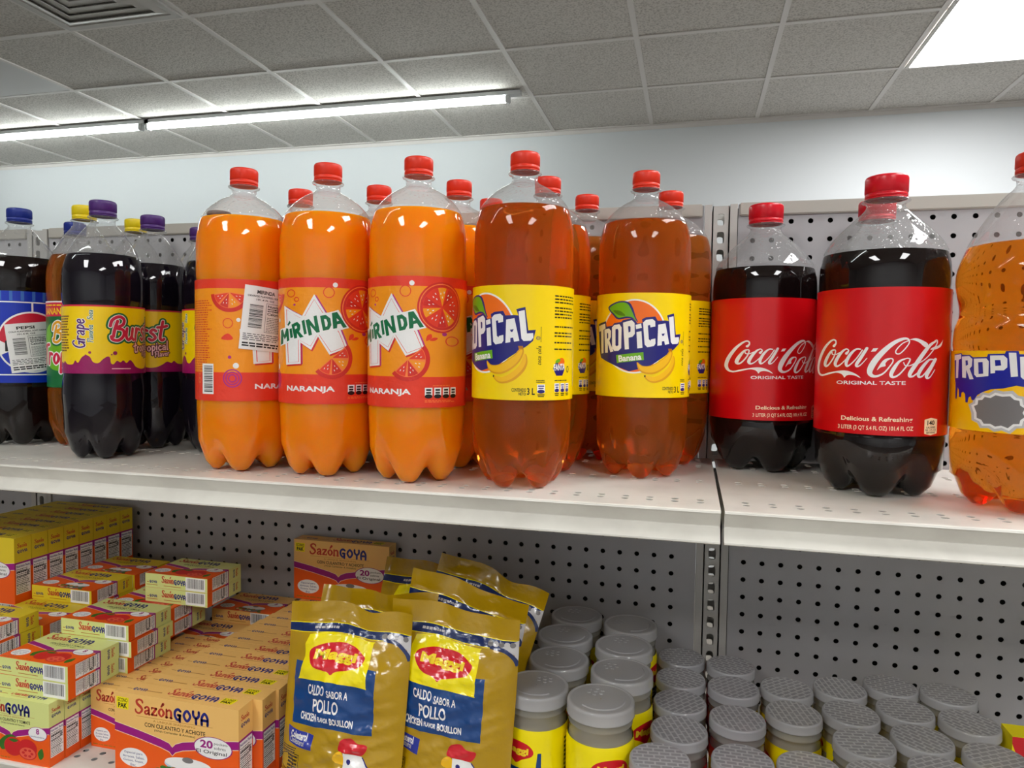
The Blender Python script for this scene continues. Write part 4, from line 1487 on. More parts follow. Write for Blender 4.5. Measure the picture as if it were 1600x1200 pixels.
def carton_face(face, w, d, h, upper, pack, food):
    fw, fh = {'front': (w, h), 'back': (w, h), 'right': (d, h), 'left': (d, h), 'top': (w, d), 'bottom': (w, d)}[face]
    W, H = fw * 1000, fh * 1000
    a = Art()
    econo = pack == '20'
    if face in ('front', 'back'):
        X, Y = (lambda f: f * W), (lambda f: H * (1 - f))
        band = [(0, .37), (.2, .43), (.38, .495), (.45, .53), (.475, .575), (.50, .53), (.56, .49), (.75, .43), (1, .37)]
        up = [(X(x), Y(y)) for x, y in band]
        lo = [(X(x), Y(y + .105)) for x, y in band]
        a.poly([(0, 0)] + lo + [(W, 0)], 'gor')
        a.poly(up + lo[::-1], 'gpur')
        a.stroke(lo, .7, 'gcream', sm=0, cap=False)
        a.stroke(up, .6, 'gcream', sm=0, cap=False)
        kx = .076 * H
        x0 = X(.17) if econo else X(.08)
        k1, s1 = (9.5, 1.27) if econo else (7.8, .98)
        ln = a.letters('Saz6n', x0, Y(.225), k1, .29 * k1, ['gred'], sx=s1, gap=.1, grow=(0,))
        kk = 13.2 if econo else 11.3
        a.letters('GOYA', x0 + ln + .004 * W, Y(.235), kk, .25 * kk, ['gblue'], sx=.90 if econo else .82, gap=.16, grow=(0,))
        a.rects([(X(.18), Y(.262), X(.8), Y(.258))], 'ban3')
        a.text('A UNIQUE SEASONING', X(.32), Y(.31), X(.66), Y(.28), 'ban3')
        a.text('CON CULANTRO Y ACHIOTE' if food != 'tomato' else 'CON CILANTRO Y TOMATE', X(.25), Y(.375), X(.74), Y(.325), 'black', bold=.01)
        a.text('(With Coriander & Annatto)' if food != 'tomato' else '(With Coriander & Tomato)', X(.33), Y(.425), X(.66), Y(.39), 'black')
        if econo:
            a.poly([(X(.018), Y(.20)), (X(.115), Y(.205)), (X(.118), Y(.06)), (X(.014), Y(.055))], 'lemon')
            a.text('ECONO', X(.027), Y(.118), X(.108), Y(.07), 'black', bold=.02)
            a.text('PAK', X(.03), Y(.19), X(.105), Y(.128), 'black', bold=.04)
        ox, oy, rx, ry = (.80, .50, .145, .125) if econo else (.84, .50, .125, .105)
        a.ell(X(ox), Y(oy), rx * W * 1.06, ry * H * 1.06, 'gpur', 40)
        a.ell(X(ox), Y(oy), rx * W, ry * H, 'white', 40)
        if econo:
            a.text('20', X(.70), Y(.51), X(.80), Y(.415), 'gpur', bold=.03)
            a.text('pockets', X(.81), Y(.465), X(.915), Y(.425), 'black')
            a.text('sobres', X(.81), Y(.51), X(.90), Y(.475), 'black')
            a.text('El Original', X(.67), Y(.585), X(.91), Y(.53), 'black', bold=.01)
        else:
            a.text('8', X(.82), Y(.505), X(.865), Y(.415), 'gpur', bold=.03)
            a.text('pockets/sobres', X(.745), Y(.565), X(.935), Y(.53), 'gblue')
        a.ell(X(.155), Y(.78), .115 * W, .115 * H, 'white', 36)
        for i, t in enumerate(('Especial para', 'Arroces, Salsas,', 'Guisos, Sopas,', 'Etc.')):
            hw = (.075, .09, .085, .025)[i]
            a.text(t, X(.155 - hw), Y(.745 + i * .048), X(.155 + hw), Y(.71 + i * .048), 'gblue')
        if food == 'tomato':
            a.poly(cr([(X(.30), Y(.72)), (X(.40), Y(.60)), (X(.5), Y(.58)), (X(.56), Y(.66)), (X(.47), Y(.76)), (X(.34), Y(.84))], 4, True), 'gleaf')
            a.ell(X(.50), Y(.76), .13 * W, .15 * H, 'gtom', 30)
            a.ell(X(.70), Y(.75), .13 * W, .14 * H, 'gtom', 30)
            a.poly(cr([(X(.44), Y(.66)), (X(.5), Y(.635)), (X(.57), Y(.655)), (X(.51), Y(.69))], 4, True), 'gleaf')
            a.ell(X(.70), Y(.83), .125 * W, .105 * H, 'gtom', 30)
            a.ell(X(.70), Y(.83), .11 * W, .09 * H, 'gtom2', 30)
            a.n += 1
            l = a.n
            for i in range(6):
                t = i * PI / 3
                a.ell(X(.70) + .06 * W * math.cos(t), Y(.83) + .05 * H * math.sin(t), .022 * W, .02 * H, 'gtom', 10, layer=l)
            a.poly(cr([(X(.84), Y(.80)), (X(.90), Y(.72)), (X(.92), Y(.84)), (X(.87), Y(.90))], 4, True), 'gleaf')
        else:
            a.ell(X(.60), Y(.84), .17 * W, .14 * H, 'grey', 36)
            a.ell(X(.60), Y(.77), .19 * W, .085 * H, 'pot', 36)
            a.ell(X(.60), Y(.75), .185 * W, .075 * H, 'white', 36)
            a.ell(X(.60), Y(.70), .045 * W, .035 * H, 'grey', 20)
            rnd = random.Random(4)
            a.n += 1
            l = a.n
            for i in range(26):
                a.ell(X(.60) + rnd.uniform(-.26, .26) * W, Y(.90) + rnd.uniform(-.05, .07) * H, .03 * W, .026 * H, rnd.choice(['ban2', 'gtom', 'gleaf', 'gcream', 'ban3']), 10, layer=l + i % 5)
            a.n = l + 6
        a.smalltext(X(.03), Y(.97), X(.45), Y(.935), 1, 'ban3', seed=2)
    elif face in ('right', 'left'):
        Y = lambda f: H * (1 - f)
        a.rect(0, 0, W, Y(.48), 'gor')
        a.rect(0, Y(.48), W, Y(.375), 'gpur')
        k = W * .16
        ln = a.letters('Saz6n', W * .18, Y(.155), k * .82, .22 * k, ['gred'], gap=.1, grow=(0,))
        a.letters('GOYA', W * .18, Y(.235), k * .95, .25 * k, ['gblue'], gap=.14, grow=(0,))
        a.rect(W * .08, Y(.86), W * .94, Y(.40), 'white')
        a.text('Nutrition Facts', W * .11, Y(.455), W * .90, Y(.42), 'gblue', bold=.02)
        a.smalltext(W * .11, Y(.85), W * .90, Y(.47), 15, 'black', seed=3, fill=.4)
        a.rects([(W * .11, Y(.60), W * .9, Y(.592)), (W * .11, Y(.53), W * .9, Y(.518)), (W * .11, Y(.72), W * .9, Y(.712))], 'black')
        a.text('0', W * .72, Y(.585), W * .88, Y(.535), 'black', bold=.03)
    elif face == 'top':
        k = H * .30
        ln = a.letters('Saz6n', W * .38, H * .40, k, .26 * k, ['gred'], sx=.9, slant=.15, gap=.1, grow=(0,))
        a.letters('GOYA', W * .38 + ln + .6, H * .36, k * 1.2, .25 * k * 1.2, ['gblue'], sx=.92, gap=.14, slant=.1, grow=(0,))
        a.letters('GOYA', W * .10, H * .36, k * .6, .16 * k, ['gblue'], gap=.14, grow=(0,))
        a.rects([(W * .05, H * .40, W * .09, H * .44), (W * .19, H * .38, W * .34, H * .43), (W * .42, H * .24, W * .66, H * .27)], 'ban3')
        if econo:
            a.poly([(W * .80, H * .32), (W * .905, H * .32), (W * .915, H * .76), (W * .81, H * .78)], 'lemon')
            a.text('ECONO', W * .815, H * .57, W * .90, H * .73, 'black', bold=.02)
            a.text('PAK', W * .815, H * .36, W * .895, H * .54, 'black', bold=.04)
    else:
        k = H * .27
        ln = a.letters('Saz6n', W * .27, H * .40, k, .27 * k, ['gred'], sx=.84, gap=.1, grow=(0,))
        a.letters('GOYA', W * .27 + ln + .5, H * .37, k * 1.15, .26 * k * 1.15, ['gblue'], sx=.8, gap=.14, grow=(0,))
        a.letters('GOYA', W * .07, H * .34, k * .6, .16 * k, ['gblue'], gap=.14, grow=(0,))
        a.rects([(W * .03, H * .36, W * .06, H * .41), (W * .02, H * .18, W * .2, H * .22), (W * .3, H * .17, W * .58, H * .21)], 'ban3')
        a.barcode(W * .655, H * .06, W * .965, H * .96, 4)
    return a.build(face, [(0, 0, W, H, upper)], 'carton', face_map(w, d, h, face), None, None, smooth=False, dz=.00003)


def carton_mesh(upper, pack, food, w, d, h):
    bm = bmesh.new()
    mats, out = [], []
    for f in ('front', 'back', 'left', 'right', 'top', 'bottom'):
        me = carton_face(f, w, d, h, upper, pack, food)
        off = []
        for m in me.materials:
            if m not in mats:
                mats.append(m)
            off.append(mats.index(m))
        n = len(bm.faces)
        bm.from_mesh(me)
        bm.faces.ensure_lookup_table()
        for f2 in bm.faces[n:]:
            f2.material_index = off[f2.material_index]
        bpy.data.meshes.remove(me)
    bmesh.ops.remove_doubles(bm, verts=[v for v in bm.verts if abs(abs(v.co.x) - w / 2) < 1e-6 and abs(abs(v.co.y) - d / 2) < 1e-6], dist=1e-6)
    return bm_mesh('printed_carton', bm, mats, False, recalc=False)


SW, SD, SH = .108, .021, .078      # small carton
EW, ED, EH = .168, .0268, .098     # large carton
C_GRN = carton_mesh('glime', '8', 'tomato', SW, SD, SH)
C_TAN = carton_mesh('gtan', '8', 'pot', SW, SD, SH)
C_YEL = carton_mesh('gyel', '8', 'pot', SW, SD, SH)
C_ECO = carton_mesh('gtan', '20', 'pot', EW, ED, EH)
C_EYE = carton_mesh('gyel', '20', 'pot', EW, ED, EH)


def carton(me, x, y, z, label, group, rz=0.0, flat=False):
    """x, y = centre of the footprint, z = underside"""
    o = new_obj('seasoning_carton', me)
    d = SD if me in (C_GRN, C_TAN, C_YEL) else ED
    h = SH if d == SD else EH
    if flat:
        o.rotation_euler = (-PI / 2, 0, rz)
        # lying on its back: footprint h deep
        c, s = math.cos(rz), math.sin(rz)
        o.location = (x + s * h / 2, y - c * h / 2, z + d / 2)
    else:
        o.rotation_euler = (0, 0, rz)
        o.location = (x, y, z)
    return tag(o, label, 'carton', group)


ORD = ['front', 'second', 'third', 'fourth', 'fifth', 'sixth', 'seventh', 'eighth', 'ninth', 'tenth', 'eleventh', 'twelfth', 'thirteenth']
GAP = .0003
# large tan cartons standing in a row beside the pouches
G = 'large tan cartons in a standing row'
for k in range(13):
    x = -.573 + .0028 * k + (.010 if k else 0) + random.uniform(-.001, .001)
    t = ('front large tan carton with its whole face showing, beside the yellow pouch' if k == 0 else
         '%s large tan carton from the front of the row beside the pouches' % ORD[k])
    carton(C_ECO, x, -.381 + ED / 2 + k * (ED + .0006), ZL, t, G)
carton(C_ECO, -.543, -.008 - ED / 2 - .004, ZL + EH + GAP, 'large tan carton standing alone against the pegboard, behind the pouches', G)
# small green standing row with small tan row beside it
G = 'small green cartons standing'
for k in range(5):
    carton(C_GRN, -.792 + .0006 * k, -.396 + SD / 2 + k * (SD + .0008), ZL, ('front green carton at the lower left corner, tomatoes on its face' if k == 0 else '%s green carton of the standing row at the lower left corner' % ORD[k]), G)
G = 'small tan cartons standing'
for k in range(8):
    carton(C_TAN, -.676, -.343 + SD / 2 + k * (SD + .0006), ZL, ('small tan carton at the front of the row between green and large tan cartons' if k == 0 else '%s small tan carton in the row between green and large tan cartons' % ORD[k]), G)
# flat stacks of green cartons
G = 'green cartons lying flat'
zb = ZL + SH + GAP
for k, n in enumerate(('lower', 'upper')):
    carton(C_GRN, -.776 + .001 * k, -.384 + SH / 2, zb + k * (SD + GAP), '%s of two green cartons lying flat on the front standing ones' % n, G, -.012 * k, True)
for k, n in enumerate(('lowest', 'middle', 'topmost')):
    carton(C_GRN, -.763 + (0, .004, .001)[k], -.302 + SH / 2 - .002, zb + k * (SD + GAP), '%s of three green cartons lying flat behind the front pair' % n, G, (-.01, .012, 0)[k], True)
for k in range(6):
    n = ORD[5 - k] if k < 5 else 'topmost'
    x = -.838 if k < 4 else -.780
    carton(C_GRN, x, -.208 + SH / 2, ZL + k * (SD + GAP), ('topmost' if k == 5 else '%s from the top' % ORD[5 - k].replace('front', 'first')) + ' green flat carton in the third stack back', G, 0, True)
zt = ZL + 6 * (SD + GAP)
for k, n in enumerate(('lower', 'upper')):
    carton(C_GRN, -.732, -.186 + SH / 2, zt + k * (SD + GAP), '%s of two green flat cartons on the highest stack near the pegboard' % n, G, -.01, True)
# flat tan cartons behind the small tan row
G = 'tan cartons lying flat'
for k in range(3):
    carton(C_TAN, -.7265, -.163 + SH / 2, ZL + k * (SD + GAP), ('bottom', 'middle', 'top')[k] + ' small tan carton lying flat behind the small tan standing row', G, 0, True)
for k in range(4):
    carton(C_TAN, -.695, -.0835 + SH / 2, ZL + k * (SD + GAP), ('lowest', 'second', 'third', 'topmost')[k] + ' small tan carton lying flat against the pegboard', G, 0, True)
# yellow cartons: flat stacks and the tall standing row at far left
G = 'yellow cartons lying flat'
for s, (y, n) in enumerate(((-.384, 7), (-.3045, 6), (-.225, 7), (-.1455, 7))):
    for k in range(n):
        top = k == n - 1
        w_ = ('front', 'second', 'third', 'rearmost')[s]
        carton(C_YEL, -.904 + (.001 if k % 2 else -.001) + .003 * s, y + SH / 2, ZL + k * (SD + GAP), ('top yellow flat carton of the %s yellow stack' % w_) if top else '%s yellow flat carton from the bottom of the %s yellow stack' % (ORD[k].replace('front', 'first'), w_), G, 0, True)
G = 'large yellow cartons standing'
for k in range(8):
    y = -.246 + k * .0272 + ED / 2
    carton(C_EYE, -1.0425, y, ZL, '%s large yellow carton of the bottom row at far left' % ORD[k], G)
zf = ZL + EH + GAP
for k in range(2):
    carton(C_EYE, -1.0435, -.244 + k * .108 + EH / 2, zf, 'large yellow carton lying flat under the %s of the upper yellow row' % ('front', 'back')[k], G, 0, True)
for k in range(8):
    y = -.246 + k * .0279 + ED / 2
    carton(C_EYE, -1.0415 + .0005 * k, y, zf + ED + GAP, ('%s large yellow carton from the front of the upper standing row' % ORD[k]) if k else 'front large yellow carton of the upper standing row at the left edge', G, -.03)


# ================================================================== foil pouches
from mathutils import noise as mnoise


def art_pouch():
    K = .148
    H = 215.0

    def T(x, y):     # photo-traced sketch of the front pouch -> mm from the lower left corner
        xx, yy = x - 60 + .14 * (y - 300), y + 130 - .115 * (x - 60)
        return (xx * .166 - 1.5, H - yy * K)
    a = Art(T)
    a.T = None
    a.rect(0, 182, 142, 191, 'band')
    a.rects([(0, 191, 142, 191.8), (0, 181.2, 142, 182)], 'lemon')
    a.poly([(120, 181.5), (142, 192), (142, 168), (138, 176)], 'lgrey')
    a.stroke([(112, 183), (128, 180), (138, 172), (142, 164)], 4, 'band', cap=False)
    for i in range(5):
        a.ell(112 + i * 6, 186.5, 3.2, 3, ('grey', 'lgrey')[i % 2], 12)
    a.smalltext(34, 184.5, 64, 188.5, 1, 'lgrey', seed=3, fill=.6)
    a.T = T
    a.poly([(150, 315), (735, 385), (670, 842), (92, 762)], 'mblue')
    a.n += 1
    a.poly(cr([(268, 135), (480, 150), (690, 185), (697, 200), (680, 350), (660, 500), (640, 508), (420, 475), (195, 445), (180, 430), (225, 290)], 2, True), 'lemon')
    red = cr([(262, 275), (285, 235), (360, 212), (450, 208), (560, 225), (640, 290), (645, 325), (610, 370), (530, 392), (450, 405), (418, 425), (390, 400), (320, 375), (275, 330)], 4, True)
    a.poly(red, 'maggired')
    a.text('Maggi', 298, 345, 600, 258, 'myel', bold=.045, shear=.08, rot=.12)
    a.text('CALDO', 242, 562, 372, 492, 'white', bold=.02, rot=.12)
    a.text('SABOR A', 386, 590, 530, 535, 'white', bold=.02, rot=.12)
    a.text('POLLO', 275, 692, 460, 600, 'white', bold=.02, rot=.12)
    a.text('CHICKEN', 165, 745, 292, 690, 'white', bold=.035, rot=.12)
    a.text('FLAVOR', 300, 755, 382, 722, 'white', bold=.03, rot=.12)
    a.text('BOUILLON', 392, 782, 552, 730, 'white', bold=.035, rot=.12)
    a.poly([(62, 785), (262, 850), (238, 955), (58, 905)], 'chol')
    a.text('Colesterol', 85, 880, 215, 825, 'white', bold=.03, rot=.2)
    a.text('Cholesterol', 70, 912, 195, 872, 'lgrey', bold=.02, rot=.2)
    a.poly(cr([(450, 905), (480, 862), (540, 855), (575, 890), (640, 910), (600, 975), (520, 962), (446, 942)], 4, True), 'maggired')
    a.poly(cr([(470, 950), (420, 960), (395, 1010), (440, 1040), (480, 1030)], 4, True), 'ban1')
    a.poly([(480, 955), (600, 982), (650, 1080), (700, 1210), (740, 1400), (420, 1400), (440, 1200), (462, 1060)], 'white')
    a.stroke([(600, 985), (650, 1080), (700, 1210), (740, 1400)], 8, 'navy', sm=0, cap=False)
    a.ell(408, 1120, 42, 50, 'maggired', 20)
    a.ell(508, 1018, 15, 18, 'navy', 16)
    for x, y in ((585, 1102), (555, 1140), (597, 1147), (518, 1155), (470, 1180), (560, 1200), (610, 1215), (515, 1240), (640, 1260), (570, 1290)):
        a.poly(cr([(x + 8, y - 22), (x + 12, y + 8), (x, y + 20), (x - 12, y + 8)], 3, True), 'navy')
    a.T = None
    a.smalltext(2, 50, 24, 58, 3, 'black', seed=2)
    a.ring(10, 40, 11, 9, .9, 'black', 24)
    a.smalltext(11, 31, 27, 49, 5, 'black', seed=6, fill=.6)
    a.rects([(1, 30, 28, 30.7), (1, 49.6, 28, 50.3), (27.4, 30, 28, 50)], 'black')
    a.smalltext(2, 8, 40, 26, 6, 'black', seed=7)
    return a


def pouch_mesh(seed, crumple=1.0, top_dip=0.0):
    W, H, TH = .142, .215, .021
    sd = Vector((seed * 3.7, seed * 1.3, seed * 2.1))

    def shape(u, v, e, side):
        s = u / W * 2 - 1
        t = v / H
        side_f = max(0.0, 1 - abs(s) ** 2.6) ** .75
        up = min(1.0, max(0.0, (.90 - t) / .22)) ** .8
        low = min(1.0, .35 + t * 5)
        y = TH * side_f * up * low
        n1 = mnoise.noise(Vector((u * 26, v * 17, side * 9)) + sd)
        n2 = mnoise.noise(Vector((u * 75 + v * 40, v * 52, side * 5)) + sd)
        n3 = mnoise.noise(Vector((u * 20 - v * 55, v * 14, 3)) + sd)
        ed = max(.15, 1 - abs(s) ** 4)
        y += (.0036 * n1 + .0015 * n2 - .0048 * (abs(n3) ** .5 - .5) - .0030 * (abs(mnoise.noise(Vector((u * 34 + v * 22, v * 30 - u * 18, 7)) + sd)) ** .5 - .5)) * ed * crumple * (.45 if t > .9 else 1)
        # the flat seal at the top waves as one sheet
        wave = (.007 * math.sin(s * 3.1 + seed) + .004 * math.sin(s * 7 + seed * 2)) * max(0.0, (t - .6) / .4) ** 1.5 * crumple
        x = (u - W / 2) * 1.07 * (1 - .05 * (1 - t) - .03 * side_f * up)
        z = v - top_dip * max(0.0, (t - .75) / .25) * (math.exp(-((s - .25) / .35) ** 2)) + .004 * math.sin(2.3 * s + seed * 1.7) * t
        y = max(y, .0002)
        return (x, (-(y + e) if side == 0 else (y * .95)) + wave, max(z, 0.0002))
    NU, NV = 48, 72
    gu, gv = W / NU, H / NV
    memo = {}

    def node(i, j, side):
        if (i, j, side) not in memo:
            memo[(i, j, side)] = Vector(shape(i * gu, j * gv, 0, side))
        return memo[(i, j, side)]

    def facet(u, v, e, side):
        # every print layer follows the same crumpled facets as the foil
        i, j = min(NU - 1, max(0, int(u / gu + 1e-6))), min(NV - 1, max(0, int(v / gv + 1e-6)))
        a, b = u / gu - i, v / gv - j
        if a + b <= 1:
            p = node(i, j, side) * (1 - a - b) + node(i + 1, j, side) * a + node(i, j + 1, side) * b
        else:
            p = node(i + 1, j + 1, side) * (a + b - 1) + node(i + 1, j, side) * (1 - b) + node(i, j + 1, side) * (1 - a)
        return (p.x, p.y - e if side == 0 else p.y, p.z)
    front = ART_POUCH.build('f', [(0, 0, 142, 215, 'gold')], 'pouch', lambda u, v, e: facet(u, v, e, 0), 142 / NU, 215 / NV, diag=True)
    blank = Art()
    back = blank.build('b', [(0, 0, 142, 215, 'gold')], 'pouch', lambda u, v, e: facet(u, v, e, 1), 142 / NU, 215 / NV)
    bm = bmesh.new()
    bm.from_mesh(front)
    k = len(bm.faces)
    bm.from_mesh(back)
    bm.faces.ensure_lookup_table()
    for f in bm.faces[k:]:
        f.normal_flip()
        f.material_index = 0
    mats = [m for m in front.materials]
    return bm_mesh('foil_pouch', bm, mats, True, recalc=False)


ART_POUCH = art_pouch()
PM = [pouch_mesh(1, 1.0, .010), pouch_mesh(2, 1.0, .0), pouch_mesh(4, 1.5, .006)]


def pouch(i, x, y, lean, roll, yaw, label):
    o = new_obj('bouillon_pouch', PM[i], None, (x, y, ZL + .0012 + abs(roll) * .072))
    o.rotation_euler = (Matrix.Rotation(yaw, 3, 'Z') @ Matrix.Rotation(-lean, 3, 'X') @ Matrix.Rotation(roll, 3, 'Y')).to_euler()
    return tag(o, label, 'pouch', 'golden bouillon pouches')


pouch(0, -.374, -.366, .16, .0, .0, 'front golden pouch beside the large tan cartons')
pouch(1, -.258, -.341, .13, .02, .0, 'front golden pouch beside the clear-lidded tall jars')
pouch(2, -.374, -.316, .17, .03, .03, 'golden pouch directly behind the front pouch nearest the cartons')
pouch(1, -.290, -.286, .16, .16, .0, 'golden pouch behind the front pouch nearest the jars')
pouch(2, -.352, -.182, .18, .02, -.03, 'rear golden pouch just in front of the lone large carton')
pouch(0, -.296, -.232, .20, .25, .0, 'rear golden pouch leaning over towards the tall jars')


# ================================================================== jars
def frosted(name, col, clear, brick=None):
    m, nt, o = custom(name)
    d = nt.nodes.new('ShaderNodeBsdfDiffuse')
    d.inputs[0].default_value = col
    t = nt.nodes.new('ShaderNodeBsdfTranslucent')
    t.inputs[0].default_value = col
    a = nt.nodes.new('ShaderNodeMixShader')
    a.inputs[0].default_value = .45
    tr = nt.nodes.new('ShaderNodeBsdfTransparent')
    b = nt.nodes.new('ShaderNodeMixShader')
    b.inputs[0].default_value = clear
    g = nt.nodes.new('ShaderNodeBsdfGlossy')
    g.inputs['Roughness'].default_value = .14
    fr = nt.nodes.new('ShaderNodeFresnel')
    fr.inputs[0].default_value = 1.45
    c = nt.nodes.new('ShaderNodeMixShader')
    L = nt.links.new
    L(d.outputs[0], a.inputs[1])
    L(t.outputs[0], a.inputs[2])
    L(a.outputs[0], b.inputs[1])
    L(tr.outputs[0], b.inputs[2])
    L(fr.outputs[0], c.inputs[0])
    L(b.outputs[0], c.inputs[1])
    L(g.outputs[0], c.inputs[2])
    L(c.outputs[0], o.inputs[0])
    if brick:
        tc = nt.nodes.new('ShaderNodeTexCoord')
        br = nt.nodes.new('ShaderNodeTexBrick')
        br.inputs['Scale'].default_value = 1.0
        br.inputs['Brick Width'].default_value = .0115
        br.inputs['Row Height'].default_value = .0062
        br.inputs['Mortar Size'].default_value = .0011
        br.inputs['Mortar Smooth'].default_value = .3
        br.inputs['Color1'].default_value = col
        br.inputs['Color2'].default_value = tuple(v * .9 for v in col[:3]) + (1,)
        br.inputs['Mortar'].default_value = brick
        bp = nt.nodes.new('ShaderNodeBump')
        bp.inputs['Strength'].default_value = .35
        bp.inputs['Distance'].default_value = .0005
        L(tc.outputs['Object'], br.inputs['Vector'])
        L(br.outputs['Color'], d.inputs[0])
        L(br.outputs['Color'], t.inputs[0])
        L(br.outputs['Fac'], bp.inputs['Height'])
        L(bp.outputs['Normal'], g.inputs['Normal'])
    return m


M_lid = frosted('frosted_lid_plastic', rgb(244, 244, 248), .38)
M_lidtop = frosted('frosted_lid_top', rgb(222, 222, 226), .34)
M_brick = frosted('embossed_lid_top', rgb(206, 205, 210), .26, rgb(246, 246, 248))
M_jar = frosted('frosted_jar_plastic', rgb(190, 190, 184), .35)
M_powder = mat('bouillon_powder', rgb(206, 172, 60), .9)
M_redpow = mat('red_seasoning', rgb(140, 30, 24), .9)


def lathe_obj(name, prof, mats, parent, n=64, close=True, mis=None, flat_top=False):
    V, F, I = lathe(prof, n, mis=mis)
    me = mesh(name, V, F, mats, I, True)
    return new_obj(name, me, parent)


def art_jar_tall():
    a = Art()
    R = 38
    for o in (0, 120):
        a.poly(cr([(o - 22, 68), (o - 14, 75), (o, 77.5), (o + 14, 75), (o + 21, 68), (o + 19, 62), (o + 8, 57), (o, 52), (o - 8, 57), (o - 19, 62)], 4, True), 'maggired')
        a.text('Maggi', o - 16, 61, o + 16, 71, 'myel', bold=.045, shear=.06)
        a.poly([(o - 24, 4), (o + 30, 4), (o + 30, 66), (o + 26, 66), (o + 24, 50), (o + 22, 47), (o - 24, 47)], 'mblue')
        a.text('CALDO SABOR A', o - 15, 36, o + 14, 43, 'white', bold=.02)
        a.text('POLLO', o - 11, 23, o + 11, 33, 'white', bold=.02)
        a.text('CHICKEN FLAVOR BOUILLON', o - 20, 14, o + 20, 19, 'white', bold=.02)
    a.smalltext(62, 8, 92, 78, 14, 'black', seed=3, fill=.55)
    a.poly(cr([(-44, 10), (-30, 14), (-32, 40), (-38, 58), (-46, 40)], 4, True), 'white')
    a.smalltext(-100, 10, -60, 70, 12, 'black', seed=5)
    hw = PI * 38

    def f(u, v, h):
        s = v * 1000
        r = .0358 + (.0012 * min(1, max(0, (90 - s) / 9)) ** .6 if s > 60 else .0012) - .001 * (s < 8)
        t = u / .038
        r += .0004 + h
        return (r * math.sin(t), -r * math.cos(t), v + .0005)
    return a.build('label_wrap', [(-hw, 1, hw, 90, 'lemon')], 'wrap', f, 2 * PI * 38 / 72, 3.0)


def art_jar_short(colr, seed):
    a = Art()
    hw = PI * 30.5
    for o in (-46, 50):
        a.ell(o, 48, 9, 4.5, 'maggired' if colr == 'lemon' else 'lemon', 20)
        a.rect(o - 16, 12, o + 16, 42, 'lgrey')
        a.smalltext(o - 14, 14, o + 14, 40, 9, 'black', seed=seed)
    a.poly(cr([(-14, 30), (-6, 40), (8, 40), (15, 30), (8, 20), (-6, 20)], 4, True), 'maggired' if colr == 'lemon' else 'lemon')
    a.smalltext(-14, 10, 14, 16, 2, 'black', seed=seed + 1)
    return a.build('label_wrap', [(-hw, 4, hw, 56, colr)], 'wrap', cyl_map(.0305, 0), 2 * PI * 30.5 / 48)


# a row of tiny ridges for the flip flap of the tall lid
def tall_jar_parts():
    P = {}
    V, F, I = lathe([(.0005, .0), (.034, .0), (.0365, .003), (.0368, .06), (.038, .080), (.0378, .084), (.0362, .0905), (.0358, .0915), (.0358, .1035), (.0366, .1042), (.0366, .1055), (.0352, .1065), (.0352, .1160)], 72)
    # body kept just inside the label
    V = [(x * .957, y * .957, z) for x, y, z in V]
    P['jar_body'] = mesh('jar_body', V, F, M_jar, None, True)
    V, F, I = lathe([(.0005, .002), (.0335, .002), (.0352, .05), (.0352, .083), (.0338, .091), (.0005, .0912)], 48)
    P['contents'] = mesh('contents', V, F, M_powder, None, True)
    pr = [(.0362, .1122), (.0374, .1128), (.0374, .1142), (.0371, .1155), (.0371, .1235), (.0366, .126), (.0352, .127), (.0335, .127), (.0328, .1262), (.0005, .1262)]
    V, F, I = lathe(pr, 72, mis=[0] * 8 + [1])
    # half-moon flap and shaker dimples on the lid top
    b = len(V)
    n = 20
    for h, rr in ((.1263, 1.0), (.1272, .96)):
        for i in range(n + 1):
            t = PI * (1.12 + .76 * i / n)
            V.append((.027 * rr * math.cos(t), .027 * rr * math.sin(t), h))
    for i in range(n):
        F.append((b + i, b + i + 1, b + n + 1 + i + 1, b + n + 1 + i))
        I.append(1)
    F.append(tuple(range(b + n + 1, b + 2 * n + 2)))
    I.append(1)
    F.append((b + n, b, b + n + 1, b + 2 * n + 1))
    I.append(1)
    for i in range(7):
        cx, cy = ((0, .017) if i == 6 else (.008 * math.cos(i * PI / 3), .017 + .007 * math.sin(i * PI / 3)))
        b = len(V)
        for h, rr in ((.1262, .0024), (.1269, .0017)):
            for q in range(10):
                V.append((cx + rr * math.cos(q * PI / 5), cy + rr * math.sin(q * PI / 5), h))
        for q in range(10):
            F.append((b + q, b + (q + 1) % 10, b + 10 + (q + 1) % 10, b + 10 + q))
            I.append(1)
        F.append(tuple(range(b + 10, b + 20)))
        I.append(1)
    P['lid'] = mesh('lid', V, F, [M_lid, M_lidtop], I, False)
    for p in P['lid'].polygons:
        p.use_smooth = abs(p.normal.z) < .9 and p.index < 72 * 9
    P['label_wrap'] = art_jar_tall()
    return P


def short_jar_parts(col, powder):
    P = {}
    V, F, I = lathe([(.0005, 0), (.028, 0), (.0302, .003), (.0302, .058), (.0296, .062), (.0296, .066), (.0306, .0665), (.0306, .068), (.0292, .069), (.0292, .079)], 60)
    P['jar_body'] = mesh('jar_body', V, F, M_jar, None, True)
    V, F, I = lathe([(.0005, .002), (.0275, .002), (.029, .01), (.029, .055), (.0005, .056)], 40)
    P['contents'] = mesh('contents', V, F, powder, None, True)
    V, F, I = lathe([(.0308, .0752), (.0318, .0758), (.0318, .0772), (.0315, .0780), (.0315, .0845), (.031, .0862), (.030, .087), (.0288, .0869), (.0005, .0869)], 60, mis=[0] * 7 + [1])
    P['lid'] = mesh('lid', V, F, [M_lid, M_brick], I, False)
    for p in P['lid'].polygons:
        p.use_smooth = abs(p.normal.z) < .9
    P['label_wrap'] = art_jar_short(col, 3)
    return P


JT = tall_jar_parts()
JY = short_jar_parts('lemon', M_powder)
JR = short_jar_parts('maggired', M_redpow)


